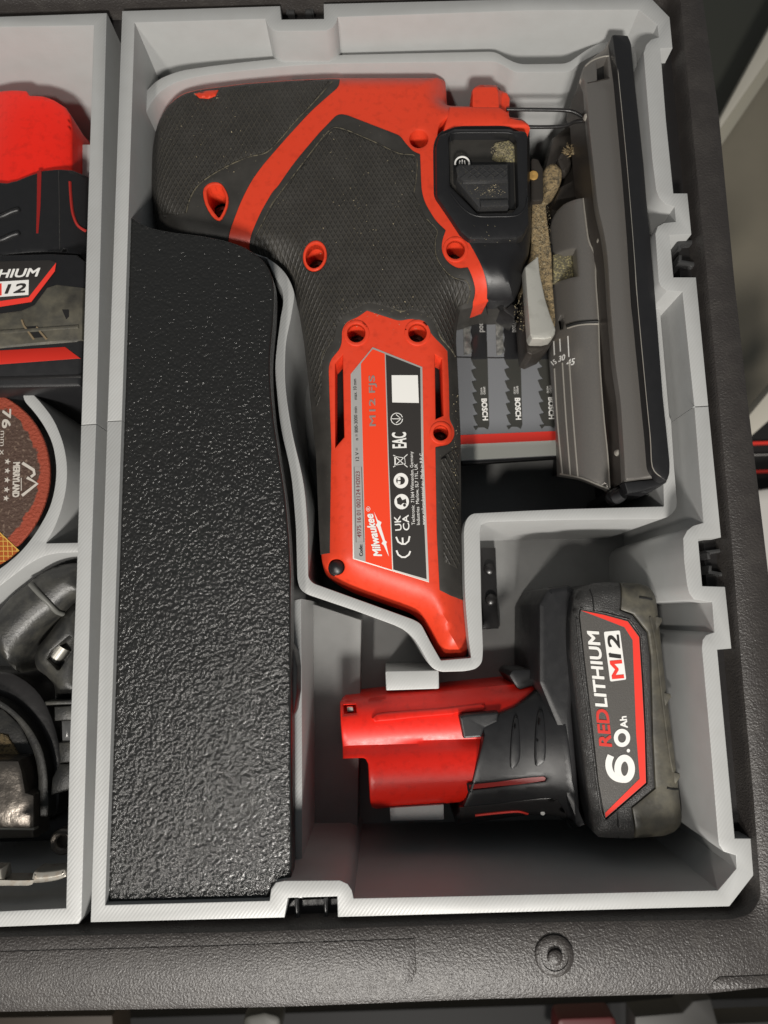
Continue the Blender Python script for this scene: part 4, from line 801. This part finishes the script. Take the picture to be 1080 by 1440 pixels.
lb2 = patch('label', XY([(-150, 372), (70, 366), (79, 369), (76, 383), (44, 423), (0, 429), (-150, 445)], za), CHAR if False else BLACKP, b2, h=za + .02, thick=.05, bevel=.01)
patch('red_border', XY([(79.5, 370), (77.5, 382), (44.5, 425), (0, 432), (-150, 450), (-150, 438), (0, 424), (41, 418.5), (73, 378)], za), STRIPE, lb2, h=za + .035, thick=.01)
tk = lambda b, p0, p1, h_, m, **k: text('lettering', b, p0, p1, h_, m, lb2, z=za + .03, **k)
tk('HIUM', (-3, 391), (56, 388.5), 13, WHITE, shear=.25, bold=.018); tk('REDLIT', (-80, 396), (-5, 391.3), 13, WHITE, shear=.25, bold=.018)
patch('white_panel', XY([(-22, 398), (41, 394), (40.5, 415), (-23, 419.5)], za), WHITE, lb2, h=za + .03, thick=.01)
patch('red_panel', XY([(-20, 401), (3, 399), (3, 416), (-21, 418)], za), STRIPE, lb2, h=za + .036, thick=.01)
text('lettering', '12', (7, 413), (36, 411), 14, BLACKP, lb2, z=za + .038, shear=.2, bold=.018)
sm = [(-150, 456), (0, 440), (30, 436), (48, 428), (60, 412), (66, 404), (80, 399.5), (118, 404), (116.5, 478), (108, 482), (60, 486), (0, 491), (-150, 500)]
patch('end_cap', XY(sm, za), SMOKE, b2, h=za + .05, thick=.5, bevel=.12)
for p in ([(31, 450), (34, 458), (48, 477)], [(52, 460), (58, 468), (66, 477)]): tube('cap_rib', [P(a, b, za + .05) for a, b in p], .05, flat('rib_tan', (.20, .15, .09, 1), .5), b2, 6)
patch('cap_notch', XY([(36, 460), (52, 459), (62, 475), (49, 476)], za), CASES, b2, h=za + .054, thick=.02)
patch('cap_notch', XY([(88, 436), (98, 436), (98, 446), (94, 450)], za), CASES, b2, h=za + .054, thick=.02)
patch('cap_step', XY([(-150, 476), (112, 458), (112, 463), (-150, 482)], za), SMOKE, b2, h=za + .10, thick=.1, bevel=.04)
patch('red_stripe', XY([(-150, 505), (0, 493), (91.7, 488), (113, 504), (0, 512.5), (-150, 524)], za), flat('stripe_dark_red', (.50, .022, .012, 1), .35), b2, h=za + .02, thick=.05, bevel=.01)
patch('foot_step', XY([(-150, 534), (114.5, 527), (114.5, 531), (-150, 540)], za), CASES, b2, h=za + .04, thick=.1, bevel=.03)
# ------------------------------------------------------------------ cutting disc
dc = thing('cutting_disc', 'dark cutting disc with a red rim and five stars standing in the round cradle', 'cutting disc', P(-66, 674, -3.0))
c = P(-66, 674, -2.7); R = (H + 2.7) / F * 138.5
g = Mat('abrasive', (.065, .036, .025, 1), .75); g.bump(g.noise(9, 4), 1.0, .06)
g.mixc(g.ramp(g.noise(7, 3), .56, .68), (.16, .11, .08, 1)); g.mixc(g.ramp(g.voro(5), .0, .12, (1, 1, 1, 1), (0, 0, 0, 1)), (.012, .01, .01, 1))
gr = g.n('ShaderNodeVectorMath', operation='LENGTH'); g.t.links.new(g.tc, gr.inputs[0])
rn = g.math('ADD', g.math('DIVIDE', gr.outputs['Value'], R), g.math('MULTIPLY', g.noise(1.2, 5), .22))
g.mixc(g.ramp(rn, .985, 1.12), (.27, .045, .02, 1)); ABR = g.m
dbase = Vector(dc.location)
V = []
prof = [(.8, 0), (R - .03, 0), (R, -.03), (R, -.12), (R - .03, -.15)]
lathe('abrasive_wheel', (c.x, c.y, -2.7), [(.5, -.15), (.5, 0)][::1] + prof[1:], ABR, dc, 96)
dc.location = (c.x, c.y, -3.0)
for o in bpy.data.objects:
    if o.parent == dc: o.data.transform(Matrix.Translation(Vector((dbase.x - c.x, dbase.y - c.y, dbase.z + 3.0))))
DW = flat('disc_print', (.50, .46, .41, 1), .6)
td = lambda b, p0, p1, h_, **k: text('lettering', b, p0, p1, h_, DW, dc, z=-2.69, **k)
td('76', (4, 576), (3, 602), 12, bold=.018); td('mm x', (1, 606), (0, 640), 5); td('MERRYLAND', (19.3, 650.5), (18, 699), 9, bold=.025)
for x, y in ((10.6, 649), (10.4, 662), (10, 675), (9.4, 688.5), (8.7, 700.7)):
    patch('star', XY([(x + (4.6 if k % 2 == 0 else 1.9) * math.cos(k * math.pi / 5), y + (4.6 if k % 2 == 0 else 1.9) * math.sin(k * math.pi / 5)) for k in range(10)], -2.69), DW, dc, h=-2.682, thick=.01)
ribbon('logo_mark', [(31.5, 651), (47.5, 661), (48.5, 667), (43.5, 670.5)], 4.2, DW, dc, -2.69); ribbon('logo_mark', [(38, 671.5), (52.5, 680), (31, 697)], 4.2, DW, dc, -2.69); ribbon('logo_mark', [(30, 672), (30, 690)], 1.2, DW, dc, -2.69)
patch('hatched_field', XY([(-40, 720), (0, 749.5), (27, 774.5), (14, 786), (0, 794), (-40, 808)], -2.69), ORG, dc, h=-2.688, thick=.01)
for k in range(9):
    y = 733 + 7 * k; xm = (y - 749.5) * 1.08 if y < 774.5 else 27 - (y - 774.5) * 1.3
    if xm > -28: ribbon('hatch_line', [(-30, y), (xm, y)], 1.1, YEL, dc, -2.685)
for k in range(6):
    x = -8 + 6.2 * k; ribbon('hatch_line', [(x, 749.5 + .93 * x), (x + 1, 793 - max(0, x) * .75)], 1.1, YEL, dc, -2.684)
ribbon('hatch_line', [(-40, 713), (0, 749.5), (27, 775)], 1.6, YEL, dc, -2.683)
# ------------------------------------------------------------------ dust shroud with elbow nozzle, lower left
ds = thing('dust_shroud', 'black dust shroud with an elbow nozzle and a chrome ring base at the lower left', 'dust shroud', P(40, 1020, -7.9))
el = [(0, 860), (16.7, 838), (38, 821.5), (58, 805), (80, 795), (107, 790.5), (125, 792), (125, 835), (105, 844), (81.7, 866.7), (68, 876), (55, 890), (44, 901), (35, 915), (29, 925), (27.5, 932), (30, 948), (13, 933), (0, 917), (-60, 890), (-60, 890), (-30, 875)]
Ew = ccw(soft(XY(el, -4.0)))
def hel(a):
    d = np.where(inside(a, Ew), dist(a, Ew), 0.0); R = .8; return -3.3 - .8 * (1 - np.sqrt(np.clip(1 - (1 - np.minimum(d, R) / R) ** 2, 0, 1)))
g = Mat('worn_black', (.022, .022, .021, 1), .40); g.bump(g.noise(12, 4), .35, .03); g.mixc(g.ramp(g.noise(1.6, 6), .42, .7), (.055, .053, .045, 1)); g.mixc(g.ramp(g.noise(18, 2), .70, .76), (.14, .13, .11, 1)); WB = g.m
patch('elbow', Ew, WB, ds, h=hel, thick=3, bevel=.06, grid=.11)
tube('elbow_band', on(smooth([(44, 822), (55, 834), (68, 847), (82, 863)], 4, False), hel, .02), .11, flat('band_grey', (.12, .12, .11, 1), .5), ds, 8)
n2 = [(46.7, 936), (45, 922), (50, 910), (66.7, 890), (81, 870), (103, 845), (125, 838), (125, 986), (75, 984), (74.5, 972), (73, 963), (63, 951.5), (50, 943)]
N2 = ccw(soft(XY(n2, -4.2)))
def hn3(a):
    d = np.where(inside(a, N2), dist(a, N2), 0.0); R = .7; return -3.75 - .6 * (1 - np.minimum(d, R) / R) ** 2
wn = XYH([(66, 926.5), (72, 915), (97, 894), (101, 897), (101, 915), (83, 942), (80, 942)], hn3)
patch('nozzle', N2, WB, ds, h=hn3, thick=3, bevel=.07, grid=.16, holes=[wn], hole_thick=.5, floor=True)
tube('inner_tube', [P(72, 932, -4.35), P(90, 908, -4.35)], .36, flat('tube_metal', (.30, .29, .26, 1), .35, .6), ds, 20)
slab('flange', [(62.5, 986.5), (102, 984.5), (102, 990.5), (64, 992)], -3.4, 1.5, WB, ds, bevel=.05)
slab('spigot', [(75.6, 994), (103, 992), (103, 1013), (76, 1014)], -3.8, 2, WB, ds, bevel=.08)
slab('spigot', [(83, 1012), (103, 1011), (103, 1044), (84, 1044)], -4.0, 2, flat('tube_shine', (.10, .10, .10, 1), .2, .3), ds, bevel=.25)
slab('spigot', [(82, 1044), (103, 1043), (103, 1072), (83, 1074)], -4.2, 2, WB, ds, bevel=.08)
slab('spigot', [(83, 1074), (103, 1073), (103, 1110), (70, 1120), (72, 1095)], -4.3, 2, WB, ds, bevel=.12)
g1 = [(-80, 943), (0, 945), (22, 951), (45, 968), (62, 992), (76, 1030), (83, 1070), (80, 1130), (74, 1150), (52, 1152), (52, 1133), (53, 1091), (47.8, 1062), (29, 1020), (0, 993), (-80, 970)]
patch('guard', XY(smooth(g1, 2), -5.0), VOID if False else CASES, ds, h=-5.2, thick=2, bevel=.15)
g2 = [(-80, 962), (0, 984), (22, 1000), (44.4, 1024), (60, 1053), (66.7, 1084.4), (68.5, 1133), (67, 1150), (52.5, 1150), (52.5, 1133), (53, 1091), (47.8, 1062), (29, 1020), (0, 993), (-80, 975)]
patch('guard_lip', soft(XY(g2, -4.6)), WB, ds, h=-4.6, thick=1, bevel=.08)
patch('inner_guard', XY([(-80, 985), (0, 998), (26, 1022), (43, 1058), (48, 1090), (48, 1114), (34, 1114), (27, 1085), (22, 1069), (-80, 1069)], -5.3), WB, ds, h=-5.5, thick=1, bevel=.1)
patch('sawdust_patch', XY(smooth([(-80, 1028), (0, 1031), (12, 1038), (22, 1056), (21, 1068), (-80, 1072)], 2), -5.4), DUST, ds, h=-5.4, thick=.3, bevel=.1)
g = Mat('brown_metal', (.17, .15, .13, 1), .3, .7); g.bump(g.noise(2, 3), .3, .1); BM = g.m
patch('base_housing', XY([(-80, 1069), (26, 1069), (31, 1085), (36, 1114), (48, 1118), (48, 1180), (-80, 1184)], -4.2), BM, ds, h=-4.2, thick=1, bevel=.2)
slab('housing_rib', [(-80, 1163), (48, 1165), (48, 1168), (-80, 1167)], -4.15, .3, EDGE, ds, bevel=.04)
CHR2 = Mat('polished_steel', (.36, .34, .30, 1), .22, .4); CHR2.bump(CHR2.noise(4, 3), .08, .03); CHR2.mixc(CHR2.ramp(CHR2.noise(4, 5), .5, .7), (.30, .25, .20, 1)); CHR2 = CHR2.m
rg = [(-80, 1236), (0, 1239), (42, 1239), (45.5, 1225), (60, 1226), (80, 1224), (92, 1221)]
rb = [(94, 1234), (80, 1240), (60, 1243.5), (30, 1245), (0, 1244), (-80, 1241)]
patch('ring_base', soft(XY(rg + rb, -.6), .08), CHR2, ds, h=-.6, thick=.6, bevel=.14)
slab('ring_tab', [(1, 1222), (3, 1238), (-8, 1238), (-60, 1236), (-60, 1222)], -.5, .5, CHR2, ds, bevel=.1)
lathe('tab_loop', P(88, 1184, -3.3), [(.46, -.4), (.46, 0), (.40, .06), (.28, .06), (.22, 0), (.22, -.3), (.001, -.3)], BM, ds, 24)
patch('dark_base', XY([(-80, 1180), (48, 1178), (52, 1150), (75, 1150), (104, 1130), (102, 1228), (60, 1232), (44, 1220), (3, 1220), (-80, 1222)], -7.2), CASES, ds, h=-7.2, thick=.6, bevel=.1)
# ------------------------------------------------------------------ tidy up
for o in bpy.data.objects:
    if o.type == 'MESH' and o.parent is None and 'label' not in o and 'kind' not in o: print('UNTAGGED', o.name)
